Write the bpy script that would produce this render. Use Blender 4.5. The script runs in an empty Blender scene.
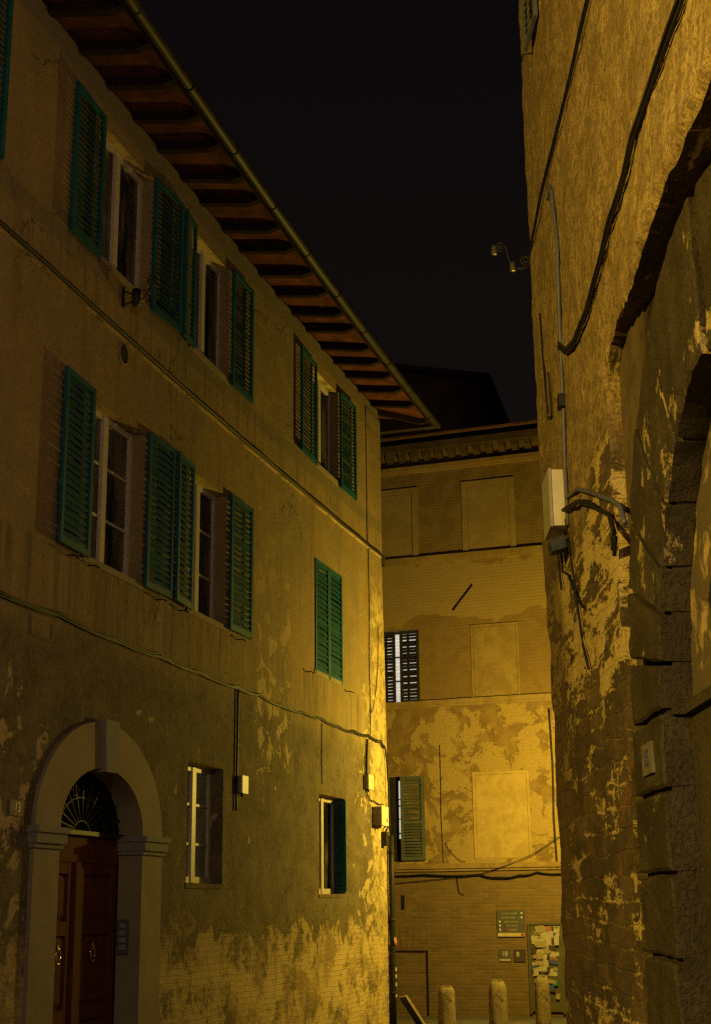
import bpy, math, random
from mathutils import Vector, noise
random.seed(7)
S = bpy.context.scene
COL = S.collection
R_ = math.radians

# ------------------------------------------------------------------ camera
EYE = Vector((0, 0, 1.6))
cd = bpy.data.cameras.new('camera'); cam = bpy.data.objects.new('camera', cd); COL.objects.link(cam)
p, r = R_(15.2), R_(0.6)
fw = Vector((0, math.cos(p), math.sin(p))); up0 = Vector((0, -math.sin(p), math.cos(p))); rt0 = Vector((1, 0, 0))
rt = rt0*math.cos(r)-up0*math.sin(r); up = up0*math.cos(r)+rt0*math.sin(r)
from mathutils import Matrix
cam.matrix_world = Matrix(((rt.x, up.x, -fw.x, EYE.x), (rt.y, up.y, -fw.y, EYE.y), (rt.z, up.z, -fw.z, EYE.z), (0, 0, 0, 1)))
cd.sensor_fit = 'VERTICAL'; cd.sensor_height = 36; cd.lens = 1430/1024*36
cd.clip_start = .05; cd.clip_end = 2000
S.camera = cam

# ------------------------------------------------------------------ materials
class N:
    """small helper to write node materials"""
    def __init__(s, name, rough=.9, spec=.25, metal=0.):
        s.m = bpy.data.materials.new(name); s.m.use_nodes = True
        s.t = s.m.node_tree; s.b = s.t.nodes['Principled BSDF']
        s.b.inputs['Roughness'].default_value = rough
        s.b.inputs['Specular IOR Level'].default_value = spec
        s.b.inputs['Metallic'].default_value = metal
        s.uvn = None
    def node(s, kind, **kw):
        n = s.t.nodes.new(kind)
        for k, v in kw.items(): setattr(n, k, v)
        return n
    def put(s, sock, v):
        if v is None: return
        if hasattr(v, 'is_output'): s.t.links.new(v, sock)
        else:
            if isinstance(v, (tuple, list)) and len(v) == 3 and sock.type == 'RGBA': v = (*v, 1)
            sock.default_value = v
    def uv(s):
        if not s.uvn: s.uvn = s.node('ShaderNodeUVMap', uv_map='UVMap').outputs[0]
        return s.uvn
    def sep(s):
        q = s.node('ShaderNodeSeparateXYZ'); s.put(q.inputs[0], s.uv()); return q.outputs[0], q.outputs[1]
    def obj(s):
        return s.node('ShaderNodeTexCoord').outputs['Object']
    def scale(s, v, k):
        q = s.node('ShaderNodeVectorMath', operation='MULTIPLY'); s.put(q.inputs[0], v); s.put(q.inputs[1], k); return q.outputs[0]
    def addv(s, v, k):
        q = s.node('ShaderNodeVectorMath', operation='ADD'); s.put(q.inputs[0], v); s.put(q.inputs[1], k); return q.outputs[0]
    def noise(s, sc, det=4, rough=.55, vec=None, dist=0., col=False):
        q = s.node('ShaderNodeTexNoise'); s.put(q.inputs['Vector'], vec if vec is not None else s.uv())
        q.inputs['Scale'].default_value = sc; q.inputs['Detail'].default_value = det
        q.inputs['Roughness'].default_value = rough; q.inputs['Distortion'].default_value = dist
        return q.outputs['Color' if col else 'Fac']
    def voro(s, sc, vec=None, feat='F1'):
        q = s.node('ShaderNodeTexVoronoi', feature=feat); s.put(q.inputs['Vector'], vec if vec is not None else s.uv()); q.inputs['Scale'].default_value = sc
        return q.outputs['Distance']
    def brick(s, w=.28, h=.075, mort=.012, vec=None, c1=(1, 1, 1), c2=(.5, .5, .5), cm=(0, 0, 0)):
        q = s.node('ShaderNodeTexBrick'); s.put(q.inputs['Vector'], vec if vec is not None else s.uv())
        q.inputs['Scale'].default_value = 1; q.inputs['Brick Width'].default_value = w; q.inputs['Row Height'].default_value = h
        q.inputs['Mortar Size'].default_value = mort; q.inputs['Mortar Smooth'].default_value = .4
        s.put(q.inputs['Color1'], c1); s.put(q.inputs['Color2'], c2); s.put(q.inputs['Mortar'], cm)
        return q.outputs['Color'], q.outputs['Fac']
    def math(s, op, a, b=None, clamp=False):
        q = s.node('ShaderNodeMath', operation=op, use_clamp=clamp); s.put(q.inputs[0], a); s.put(q.inputs[1], b); return q.outputs[0]
    def step(s, v, lo, hi):
        q = s.node('ShaderNodeMapRange', interpolation_type='SMOOTHSTEP'); s.put(q.inputs[0], v)
        q.inputs[1].default_value = lo; q.inputs[2].default_value = hi; return q.outputs[0]
    def mix(s, f, a, b, mode='MIX'):
        q = s.node('ShaderNodeMix', data_type='RGBA', blend_type=mode); q.clamp_factor = True
        s.put(q.inputs[0], f); s.put(q.inputs[6], a); s.put(q.inputs[7], b); return q.outputs[2]
    def base(s, c): s.put(s.b.inputs['Base Color'], c)
    def bump(s, h, st=.5, dist=.02):
        q = s.node('ShaderNodeBump'); s.put(q.inputs['Height'], h); q.inputs['Strength'].default_value = st; q.inputs['Distance'].default_value = dist
        s.put(s.b.inputs['Normal'], q.outputs[0])

M = {}
def simple(name, c, rough=.8, spec=.25, metal=0., var=.25, sc=6., bump=.0):
    n = N(name, rough, spec, metal)
    f = n.noise(sc, 5, .6)
    n.base(n.mix(n.step(f, .3, .7), tuple(x*(1-var) for x in c), tuple(min(1, x*(1+var)) for x in c)))
    if bump: n.bump(n.noise(sc*6, 4, .6), bump, .01)
    M[name] = n.m; return n.m

def plaster_house():
    n = N('house_plaster', .92, .15)
    u, z = n.sep()
    big = n.noise(.45, 5, .6); mid = n.noise(2.2, 6, .62, dist=.4); fine = n.noise(16, 5, .7); grain = n.noise(90, 3, .7)
    streak = n.noise(1., 5, .6, n.scale(n.uv(), (2.6, .22, 1)))
    c = n.mix(n.step(big, .35, .65), (.30, .215, .10), (.235, .185, .10))
    c = n.mix(n.math('MULTIPLY', n.step(mid, .45, .7), .55), c, (.37, .27, .125))
    c = n.mix(n.math('MULTIPLY', n.step(streak, .52, .72), .5), c, (.15, .12, .075))
    c = n.mix(n.math('MULTIPLY', n.step(fine, .48, .66), .38), c, (.17, .13, .07))
    c = n.mix(n.math('MULTIPLY', n.step(grain, .45, .70), .45), c, (.16, .12, .06))
    c = n.mix(n.math('MULTIPLY', n.step(n.noise(5.5, 8, .74), .58, .66), .45), c, (.42, .31, .14))
    st2 = n.noise(1., 6, .65, n.scale(n.uv(), (7., .35, 1)))
    under = n.math('ADD', n.math('MULTIPLY', n.step(z, 3.6, 5.1), n.step(z, 5.16, 5.12)), n.math('MULTIPLY', n.step(z, 7.4, 8.6), n.step(z, 8.68, 8.64)))
    c = n.mix(n.math('MULTIPLY', n.math('MULTIPLY', under, n.step(st2, .50, .64)), .75), c, (.115, .09, .055))
    c = n.mix(n.math('MULTIPLY', n.math('MULTIPLY', under, n.step(st2, .44, .34)), .6), c, (.40, .31, .16))
    crk = n.voro(.55, n.addv(n.uv(), n.scale(n.noise(2.2, 5, .65, col=True), (.9, .9, 0))), 'DISTANCE_TO_EDGE')
    c = n.mix(n.math('MULTIPLY', n.step(crk, .010, .003), n.step(big, .5, .6)), c, (.07, .055, .035))
    # grey sill band and grey strip of masonry under the eaves
    band = n.math('MULTIPLY', n.step(z, 8.42, 8.46), n.step(z, 8.70, 8.64))
    c = n.mix(n.math('MULTIPLY', band, .55), c, (.16, .135, .095))
    zt = n.math('ADD', z, n.math('MULTIPLY', mid, .3))
    c = n.mix(n.math('MULTIPLY', n.step(zt, 10.74, 10.80), .7), c, (.17, .15, .115))
    # grey damp render below the lower cable, with flaked pale patches
    zl = n.math('ADD', z, n.math('MULTIPLY', n.math('SUBTRACT', big, .5), 1.6))
    grey = n.mix(n.step(mid, .3, .7), (.105, .080, .050), (.185, .145, .085))
    grey = n.mix(n.math('MULTIPLY', n.step(fine, .45, .66), .5), grey, (.25, .20, .12))
    grey = n.mix(n.math('MULTIPLY', n.step(n.noise(4.2, 9, .76), .52, .62), .6), grey, (.085, .07, .046))
    grey = n.mix(n.math('MULTIPLY', n.step(n.noise(3.1, 9, .76), .60, .66), .5), grey, (.33, .26, .14))
    lowmask = n.step(zl, 4.5, 4.05)
    c = n.mix(lowmask, c, grey)
    pn = n.noise(2.6, 7, .66, dist=.6)
    um1 = n.math('MULTIPLY', n.step(u, .9, -.5), n.math('MULTIPLY', n.step(z, 4.1, 3.2), .13))
    um2 = n.math('MULTIPLY', n.math('MULTIPLY', n.step(u, 5.9, 6.7), n.step(u, 8.6, 7.6)), n.math('MULTIPLY', n.step(z, 2.8, 3.6), .15))
    um3 = n.math('MULTIPLY', n.step(u, 10.8, 12.6), n.math('MULTIPLY', n.step(z, 7.6, 5.4), .15))
    um4 = n.math('MULTIPLY', n.math('MULTIPLY', n.step(u, 1.8, 2.6), n.step(u, 4.2, 3.4)), n.math('MULTIPLY', n.step(z, 1.9, 2.8), .05))
    allm = n.math('ADD', n.math('ADD', um1, um2), n.math('ADD', um3, um4))
    pv = n.math('ADD', pn, allm)
    c = n.mix(n.math('MULTIPLY', n.step(n.math('ADD', u, n.math('MULTIPLY', n.math('SUBTRACT', mid, .5), 2.4)), 12.4, 12.9), n.step(zl, 8., 6.5)), c, n.mix(n.step(n.noise(3.2, 9, .74, dist=.3), .43, .56), n.mix(fine, (.20, .15, .07), (.34, .25, .11)), (.58, .445, .195)))
    patch = n.math('MULTIPLY', n.step(pv, .66, .685), n.step(zl, 7.5, 4.3))
    c = n.mix(patch, c, n.mix(fine, (.36, .27, .13), (.50, .40, .21)))
    # bottom strip: render fallen off, old brick and limewash
    zb = n.math('ADD', z, n.math('MULTIPLY', n.math('SUBTRACT', n.noise(1.7, 9, .76, dist=.7), .5), -2.6))
    bc, bf = n.brick(.29, .078, .011, n.addv(n.uv(), n.scale(n.noise(3, 2, .5, col=True), (.03, .03, 0))), (.34, .235, .105), (.29, .20, .092), (.37, .27, .135))
    old = n.mix(n.step(n.noise(1.15, 9, .74, dist=.4), .40, .54), bc, (.58, .435, .195))
    old = n.mix(n.step(n.noise(1.5, 10, .78, dist=.2), .50, .60), old, (.17, .132, .075))
    bmask = n.math('MULTIPLY', n.step(zb, 1.32, 1.12), n.math('ADD', .55, n.math('MULTIPLY', n.step(z, 1.6, .5), .45)))
    c = n.mix(bmask, c, old)
    n.base(c)
    h = n.math('ADD', n.math('MULTIPLY', mid, 1.2), n.math('MULTIPLY', fine, .5))
    h = n.math('ADD', h, n.math('MULTIPLY', grain, .16))
    h = n.math('SUBTRACT', h, n.math('MULTIPLY', patch, .6))
    h = n.math('SUBTRACT', h, n.math('MULTIPLY', bmask, n.math('ADD', .8, n.math('MULTIPLY', bf, .3))))
    n.bump(h, .8, .03)
    M['house_plaster'] = n.m
plaster_house()

def plaster_back():
    n = N('palazzo_plaster', .92, .15)
    v, z = n.sep()
    big = n.noise(.8, 6, .62, dist=.6); mid = n.noise(2.6, 6, .65, dist=.3); fine = n.noise(18, 4, .7)
    wob = n.addv(n.uv(), n.scale(n.noise(2.5, 2, .5, col=True), (.025, .02, 0)))
    bc, bf = n.brick(.28, .072, .010, wob, (.23, .135, .056), (.175, .107, .047), (.25, .175, .083))
    wash = n.mix(n.step(mid, .4, .65), (.26, .168, .071), (.20, .13, .057))
    up_ = n.mix(n.step(n.noise(1.3, 6, .62), .40, .58), n.mix(.5, bc, wash), wash)      # thin wash over brick
    c = up_
    # thick pale plaster patches between the ledges
    zz = n.math('SUBTRACT', z, n.math('MULTIPLY', n.math('SUBTRACT', big, .5), 2.4))
    zone = n.math('MULTIPLY', n.step(z, 2.25, 2.3), n.step(zz, 5.55, 5.45))
    pale = n.mix(n.step(fine, .35, .7), (.41, .29, .115), (.32, .22, .09))
    bare = n.step(n.math('SUBTRACT', n.noise(1.5, 9, .72, dist=.5), n.math('MULTIPLY', n.step(v, .6, 1.8), .035)), .475, .52)
    c = n.mix(zone, c, n.mix(bare, pale, n.mix(n.step(mid, .4, .62), (.20, .125, .053), (.29, .19, .08))))
    z2 = n.math('SUBTRACT', z, n.math('MULTIPLY', n.math('SUBTRACT', big, .5), 1.2))
    c = n.mix(n.math('MULTIPLY', n.math('MULTIPLY', n.step(z2, 7.5, 7.55), n.step(z2, 8.72, 8.66)), .7), c, (.36, .26, .12))
    c = n.mix(n.step(z, 8.8, 8.83), c, n.mix(n.step(mid, .4, .62), (.22, .15, .07), (.17, .115, .055)))
    # bare brick ground floor, dirty under the ledge
    bc2, bf2 = n.brick(.28, .072, .011, wob, (.225, .140, .066), (.16, .102, .052), (.235, .17, .09))
    br = n.mix(n.math('MULTIPLY', n.step(n.noise(2.2, 5, .65), .48, .65), .55), bc2, (.16, .11, .06))
    dz = n.math('ADD', z, n.math('MULTIPLY', n.noise(1, 4, .6, n.scale(n.uv(), (6, .4, 1))), .9))
    br = n.mix(n.math('MULTIPLY', n.step(dz, 2.1, 2.6), .55), br, (.20, .14, .075))
    g = n.step(z, 2.24, 2.22)
    c = n.mix(g, c, br)
    n.base(c)
    h = n.math('ADD', n.math('MULTIPLY', mid, .7), n.math('MULTIPLY', fine, .3))
    h = n.math('ADD', h, n.math('MULTIPLY', zone, n.math('MULTIPLY', n.math('SUBTRACT', 1., bare), .35)))
    h = n.math('SUBTRACT', h, n.math('MULTIPLY', bf2, n.math('ADD', .12, n.math('MULTIPLY', g, .35))))
    n.bump(h, .8, .025)
    M['palazzo_plaster'] = n.m
plaster_back()

def plaster_stone():
    """old rough coat of the building with the arch"""
    n = N('rough_coat', .95, .12)
    y, z = n.sep()
    big = n.noise(.7, 6, .62, dist=.5); mid = n.noise(2.3, 7, .68, dist=.5); fine = n.noise(11, 6, .72); grain = n.noise(60, 4, .7)
    c = n.mix(n.step(mid, .32, .68), (.26, .18, .078), (.50, .355, .145))
    c = n.mix(n.math('MULTIPLY', n.step(fine, .44, .62), .8), c, (.15, .10, .046))
    c = n.mix(n.math('MULTIPLY', n.step(n.noise(38, 5, .75), .47, .60), .75), c, (.11, .072, .034))
    c = n.mix(n.math('MULTIPLY', n.step(n.noise(1, 6, .65, n.scale(n.uv(), (1.6, .35, 1))), .54, .70), .55), c, (.30, .16, .075))
    # lower zone: brick and rubble with smeared mortar, coat fallen off
    wob = n.addv(n.uv(), n.addv(n.scale(n.noise(1.1, 2, .5, col=True), (.30, .16, 0)), n.scale(n.noise(5, 3, .6, col=True), (.10, .07, 0))))
    bc, bf = n.brick(.62, .17, .016, wob, (.17, .112, .056), (.105, .075, .043), (.19, .135, .06))
    red = n.step(n.noise(1.9, 2, .5), .58, .64)
    bc = n.mix(n.math('MULTIPLY', red, .6), bc, (.25, .11, .045))
    zone_ = n.math('MULTIPLY', n.step(z, 2.9, 3.6), n.step(z, 4.9, 4.5))
    wide = n.scale(n.uv(), (.42, 1.15, 1))
    sm = n.math('ADD', n.noise(2.0, 10, .76, wide, dist=.15), n.math('ADD', n.math('MULTIPLY', bf, .04), n.math('MULTIPLY', zone_, .085)))
    smear = n.step(sm, .535, .585)
    low = n.mix(smear, bc, n.mix(fine, (.42, .30, .115), (.66, .49, .20)))
    dark = n.step(n.noise(1.7, 9, .76, wide, dist=.3), .44, .56)
    low = n.mix(n.math('MULTIPLY', n.math('MULTIPLY', dark, n.math('SUBTRACT', 1., smear)), .8), low, (.075, .056, .036))
    zz = n.math('ADD', z, n.math('MULTIPLY', n.math('SUBTRACT', big, .5), 2.8))
    lm = n.step(zz, 5.3, 4.7)
    c = n.mix(lm, c, low)
    # far-end arris: shade of a turned face painted in, mottled like weathering
    ed = n.math('MULTIPLY', n.step(n.math('ADD', y, n.math('MULTIPLY', mid, .8)), 13.9, 14.3), n.step(zz, 6.2, 4.8))
    c = n.mix(n.math('MULTIPLY', ed, .7), c, n.mix(fine, (.10, .07, .04), (.22, .14, .065)))
    n.base(c)
    h = n.math('ADD', n.math('MULTIPLY', mid, 1.5), n.math('MULTIPLY', fine, .9))
    h = n.math('ADD', h, n.math('MULTIPLY', grain, .25))
    h = n.math('ADD', h, n.math('MULTIPLY', lm, n.math('SUBTRACT', n.math('MULTIPLY', smear, .5), n.math('MULTIPLY', bf, .35))))
    n.bump(h, 1., .035)
    M['rough_coat'] = n.m
plaster_stone()

def arch_masonry():
    n = N('shade_tinted_masonry', .95, .1)
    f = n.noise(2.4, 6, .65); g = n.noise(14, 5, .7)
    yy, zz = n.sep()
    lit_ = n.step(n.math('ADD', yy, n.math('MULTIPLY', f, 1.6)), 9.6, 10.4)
    n.base(n.mix(lit_, n.mix(n.step(f, .4, .7), (.016, .011, .007), (.026, .018, .011)), n.mix(n.step(f, .4, .65), (.13, .092, .05), (.085, .06, .034))))  # recess shade above the arch painted near-black; brown masonry beyond
    n.bump(n.math('ADD', f, n.math('MULTIPLY', g, .6)), 1., .03)
    M['shade_tinted_masonry'] = n.m
    n = N('infill_coat', .95, .1)
    y, z = n.sep()
    f = n.noise(3., 7, .7, dist=.6); g = n.noise(16, 5, .7)
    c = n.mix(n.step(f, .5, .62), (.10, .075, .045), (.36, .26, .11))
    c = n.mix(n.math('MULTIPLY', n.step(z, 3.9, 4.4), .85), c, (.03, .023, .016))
    n.base(c); n.bump(n.math('ADD', f, n.math('MULTIPLY', g, .5)), 1., .03)
    M['infill_coat'] = n.m
    n = N('dressed_stone', .9, .15)
    f = n.noise(1.8, 6, .65); g = n.noise(20, 5, .7); st = n.noise(1.3, 7, .68, dist=.5)
    c = n.mix(n.step(f, .35, .68), (.040, .030, .018), (.070, .053, .030))
    yy, zz = n.sep()
    c = n.mix(n.step(n.math('ADD', n.noise(2.1, 8, .74, dist=.2), n.math('MULTIPLY', n.math('MULTIPLY', n.step(zz, 3.3, 3.9), n.step(zz, 5.0, 4.5)), .075)), .615, .655), c, (.34, .25, .10))
    c = n.mix(n.math('MULTIPLY', n.step(g, .52, .7), .5), c, (.040, .030, .020))
    c = n.mix(n.math('MULTIPLY', n.step(n.noise(1.1, 8, .72, n.scale(n.uv(), (2., .6, 1))), .5, .66), .7), c, (.030, .024, .017))
    pit = n.step(n.noise(34, 3, .6), .38, .48)
    n.base(c); n.bump(n.math('ADD', n.math('ADD', n.math('MULTIPLY', f, .8), n.math('MULTIPLY', g, .6)), n.math('MULTIPLY', pit, .25)), 1., .03)
    M['dressed_stone'] = n.m
arch_masonry()

def stone_trim():
    n = N('grey_stone', .85, .2)
    f = n.noise(1.6, 5, .6); g = n.noise(22, 5, .7)
    c = n.mix(n.step(f, .35, .65), (.30, .245, .15), (.25, .20, .125))
    u, z = n.sep()
    c = n.mix(n.math('MULTIPLY', n.step(n.noise(5, 6, .7), .63, .67), n.step(z, 1.5, .7)), c, (.5, .42, .28))
    n.base(c); n.bump(n.math('ADD', f, n.math('MULTIPLY', g, .3)), .4, .01); M['grey_stone'] = n.m
    n = N('capital_stone', .85, .2)
    n.base(n.mix(n.noise(5, 5, .6), (.20, .19, .16), (.27, .25, .20))); n.bump(n.noise(25, 4, .7), .4, .01); M['capital_stone'] = n.m
    n = N('bollard_stone', .9, .15)
    f = n.noise(5, 6, .65); g = n.noise(30, 4, .7)
    c = n.mix(n.step(f, .4, .62), (.27, .205, .11), (.19, .145, .08)); c = n.mix(n.step(n.noise(3.3, 6, .7), .52, .60), c, (.07, .056, .038))
    n.base(c); n.bump(n.math('ADD', f, n.math('MULTIPLY', g, .5)), .8, .02); M['bollard_stone'] = n.m
    n = N('paving', .8, .3)
    bc, bf = n.brick(.62, .36, .010, n.addv(n.uv(), n.scale(n.noise(1.5, 2, .5, col=True), (.04, .04, 0))), (.14, .12, .10), (.09, .08, .07), (.03, .026, .02))
    g = n.noise(6, 6, .65)
    n.base(n.mix(n.math('MULTIPLY', n.step(g, .4, .7), .5), bc, (.06, .052, .043)))
    n.bump(n.math('SUBTRACT', n.math('MULTIPLY', g, .4), bf), .6, .015); M['paving'] = n.m
stone_trim()

def shutter_mat(name, a, b):
    n = N(name, .62, .3)
    f = n.noise(3., 5, .65); s2 = n.noise(1., 5, .7, n.scale(n.uv(), (30, 2.5, 1)))
    c = n.mix(n.step(f, .35, .7), a, b); c = n.mix(n.math('MULTIPLY', n.step(s2, .52, .72), .5), c, tuple(x*.4+.010 for x in a))
    c = n.mix(n.math('MULTIPLY', n.step(n.noise(9, 7, .74), .60, .66), .55), c, tuple(x*.5+.055 for x in a))
    n.base(c); n.bump(s2, .15, .004); M[name] = n.m
shutter_mat('green_shutter_paint', (.006, .072, .100), (.012, .104, .140))
shutter_mat('slate_shutter_paint', (.085, .095, .085), (.12, .13, .11))
shutter_mat('dark_shutter_paint', (.022, .018, .014), (.035, .028, .02))
def wood(name, a, b):
    n = N(name, .8, .08)
    g = n.noise(1., 6, .65, n.scale(n.uv(), (26, 1.6, 1)), dist=1.2); f = n.noise(1.7, 4, .6)
    c = n.mix(n.step(g, .35, .7), a, b); c = n.mix(n.math('MULTIPLY', n.step(f, .45, .7), .4), c, tuple(x*.6 for x in a))
    n.base(c); n.bump(g, .25, .006); M[name] = n.m
wood('door_wood', (.085, .022, .011), (.15, .046, .020))
wood('rafter_wood', (.018, .010, .007), (.034, .018, .011))
simple('window_paint', (.52, .46, .36), .5, .35, var=.12, sc=9)
simple('iron', (.013, .012, .010), .6, .4, var=.3)
simple('cable_rubber', (.012, .011, .010), .6, .3, var=.3, sc=14)
simple('grey_conduit', (.085, .085, .105), .5, .4, var=.2, sc=10)
simple('pale_plastic', (.60, .53, .40), .5, .35, var=.1, sc=5)
simple('grey_plastic', (.32, .28, .20), .5, .35, var=.12, sc=5)
simple('zinc', (.026, .024, .021), .55, .4, var=.3, sc=3)
simple('terracotta', (.105, .036, .024), .9, .15, var=.45, sc=3.4, bump=.4)
simple('roof_tile', (.16, .08, .048), .9, .15, var=.35, sc=4, bump=.5)
simple('brass', (.65, .42, .12), .3, .5, 1., var=.15)
simple('far_plaster', (.34, .20, .12), .95, .1, var=.25, sc=.8)
simple('white_enamel', (.62, .56, .46), .45, .4, var=.08, sc=20)
simple('worn_tile', (.13, .11, .08), .8, .2, var=.25, sc=9)
simple('porcelain', (.07, .06, .045), .35, .4, var=.2, sc=12)
simple('ink_blue', (.03, .035, .12), .5, .3, var=.1)
simple('sign_grey', (.10, .095, .09), .45, .4, var=.12, sc=8)
simple('sign_purple', (.065, .05, .06), .45, .4, var=.12, sc=8)
simple('sign_text', (.26, .23, .18), .6, .3, var=.1)
simple('sign_yellow', (.55, .44, .17), .6, .3, var=.1)
simple('sign_red', (.42, .03, .03), .6, .3, var=.1)
simple('sign_blue', (.04, .07, .38), .6, .3, var=.1)
simple('board_grey', (.10, .085, .062), .7, .3, var=.2, sc=5)
simple('paper_white', (.42, .37, .30), .9, .1, var=.12, sc=15)
simple('paper_cream', (.33, .26, .17), .9, .1, var=.15, sc=15)
simple('paper_pink', (.40, .15, .12), .9, .1, var=.12, sc=15)
simple('paper_blue', (.06, .09, .36), .9, .1, var=.12, sc=15)
simple('paper_green', (.04, .20, .06), .9, .1, var=.12, sc=15)
simple('paper_dark', (.07, .055, .045), .9, .1, var=.2, sc=15)
simple('slate_black', (.035, .04, .038), .6, .3, var=.4, sc=7)
simple('curtain', (.33, .32, .25), .9, .1, var=.25, sc=3)
def glass(name, c, rough):
    n = N(name, rough, .5); n.base(n.mix(n.step(n.noise(1.6, 4, .6, n.scale(n.uv(), (1.6, .5, 1))), .42, .66), c, (.12, .105, .08))); M[name] = n.m
simple('fanlight_glass', (.006, .005, .004), .95, .02)
glass('dark_glass', (.012, .010, .008), .08)
def lit():
    n = N('lit_room', .9, .1)
    n.put(n.b.inputs['Emission Color'], n.mix(n.noise(1.2, 3, .5), (1., .93, .80), (.95, .84, .70)))
    n.b.inputs['Emission Strength'].default_value = .62; n.base((.6, .55, .5)); M['lit_room'] = n.m
lit()

def mott(name, a, b, c, sc=3., bump=.6):
    n = N(name, .93, .12)
    f = n.noise(sc, 8, .70, dist=.4); g = n.noise(sc*6, 5, .7)
    k = n.mix(n.step(f, .42, .60), a, b); k = n.mix(n.math('MULTIPLY', n.step(g, .52, .68), .6), k, c)
    n.base(k); n.bump(n.math('ADD', f, n.math('MULTIPLY', g, .4)), bump, .02); M[name] = n.m
mott('ledge_plaster', (.26, .175, .075), (.33, .23, .10), (.18, .12, .055), 2.2)
mott('old_cornice', (.060, .042, .024), (.095, .066, .034), (.035, .025, .015), 2.2)
mott('blind_plaster', (.26, .185, .09), (.31, .225, .11), (.20, .14, .07), 2.)
mott('pale_blind_plaster', (.48, .35, .14), (.40, .28, .11), (.28, .19, .08), 2.6)

# ------------------------------------------------------------------ wall coordinate maps: (along, out, up) -> world
class Curve:
    """the slightly bent front of the house: heading turns from h0 to h1 between u=0 and u=L"""
    def __init__(s, P0, h0, h1, L, n=120, back=24., ext=4.):
        s.du = L/n; s.n0 = int(back/s.du); pts = [Vector(P0)]; s.h = []
        for i in range(n+int(ext/s.du)):
            a = R_(h0+(h1-h0)*min(1, (i+.5)/n)); s.h.append(a)
            pts.append(pts[-1]+Vector((math.sin(a), math.cos(a)))*s.du)
        s.pts = pts; s.h0 = R_(h0)
    def __call__(s, u, d, z):
        if u <= 0:
            a = s.h0; P = s.pts[0]+Vector((math.sin(a), math.cos(a)))*u
        else:
            i = min(int(u/s.du), len(s.h)-1); k = u/s.du-i
            P = s.pts[i].lerp(s.pts[i+1], k) if k <= 1 else s.pts[i]+(s.pts[i+1]-s.pts[i])*k
            j = max(0, min(len(s.h)-1, i+(1 if k > .5 else -1))); w = abs(k-.5)
            a = s.h[i]*(1-w)+s.h[j]*w
        return Vector((P.x+math.cos(a)*d, P.y-math.sin(a)*d, z))
HL = Curve((-3.1381, 14.), 14.5, 17., 14.)
class Straight:
    def __init__(s, P, head, flip=False):
        a = R_(head); s.P = Vector(P); s.t = Vector((math.sin(a), math.cos(a))); s.n = Vector((math.cos(a), -math.sin(a)))*(-1 if flip else 1)
    def __call__(s, u, d, z):
        q = s.P+s.t*u+s.n*d; return Vector((q.x, q.y, z))
BK = Straight((.8, 31.), 110.)
RW = Straight((1.75, 0.), 1.2, True)
ID = lambda x, y, z: Vector((x, y, z))

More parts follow.
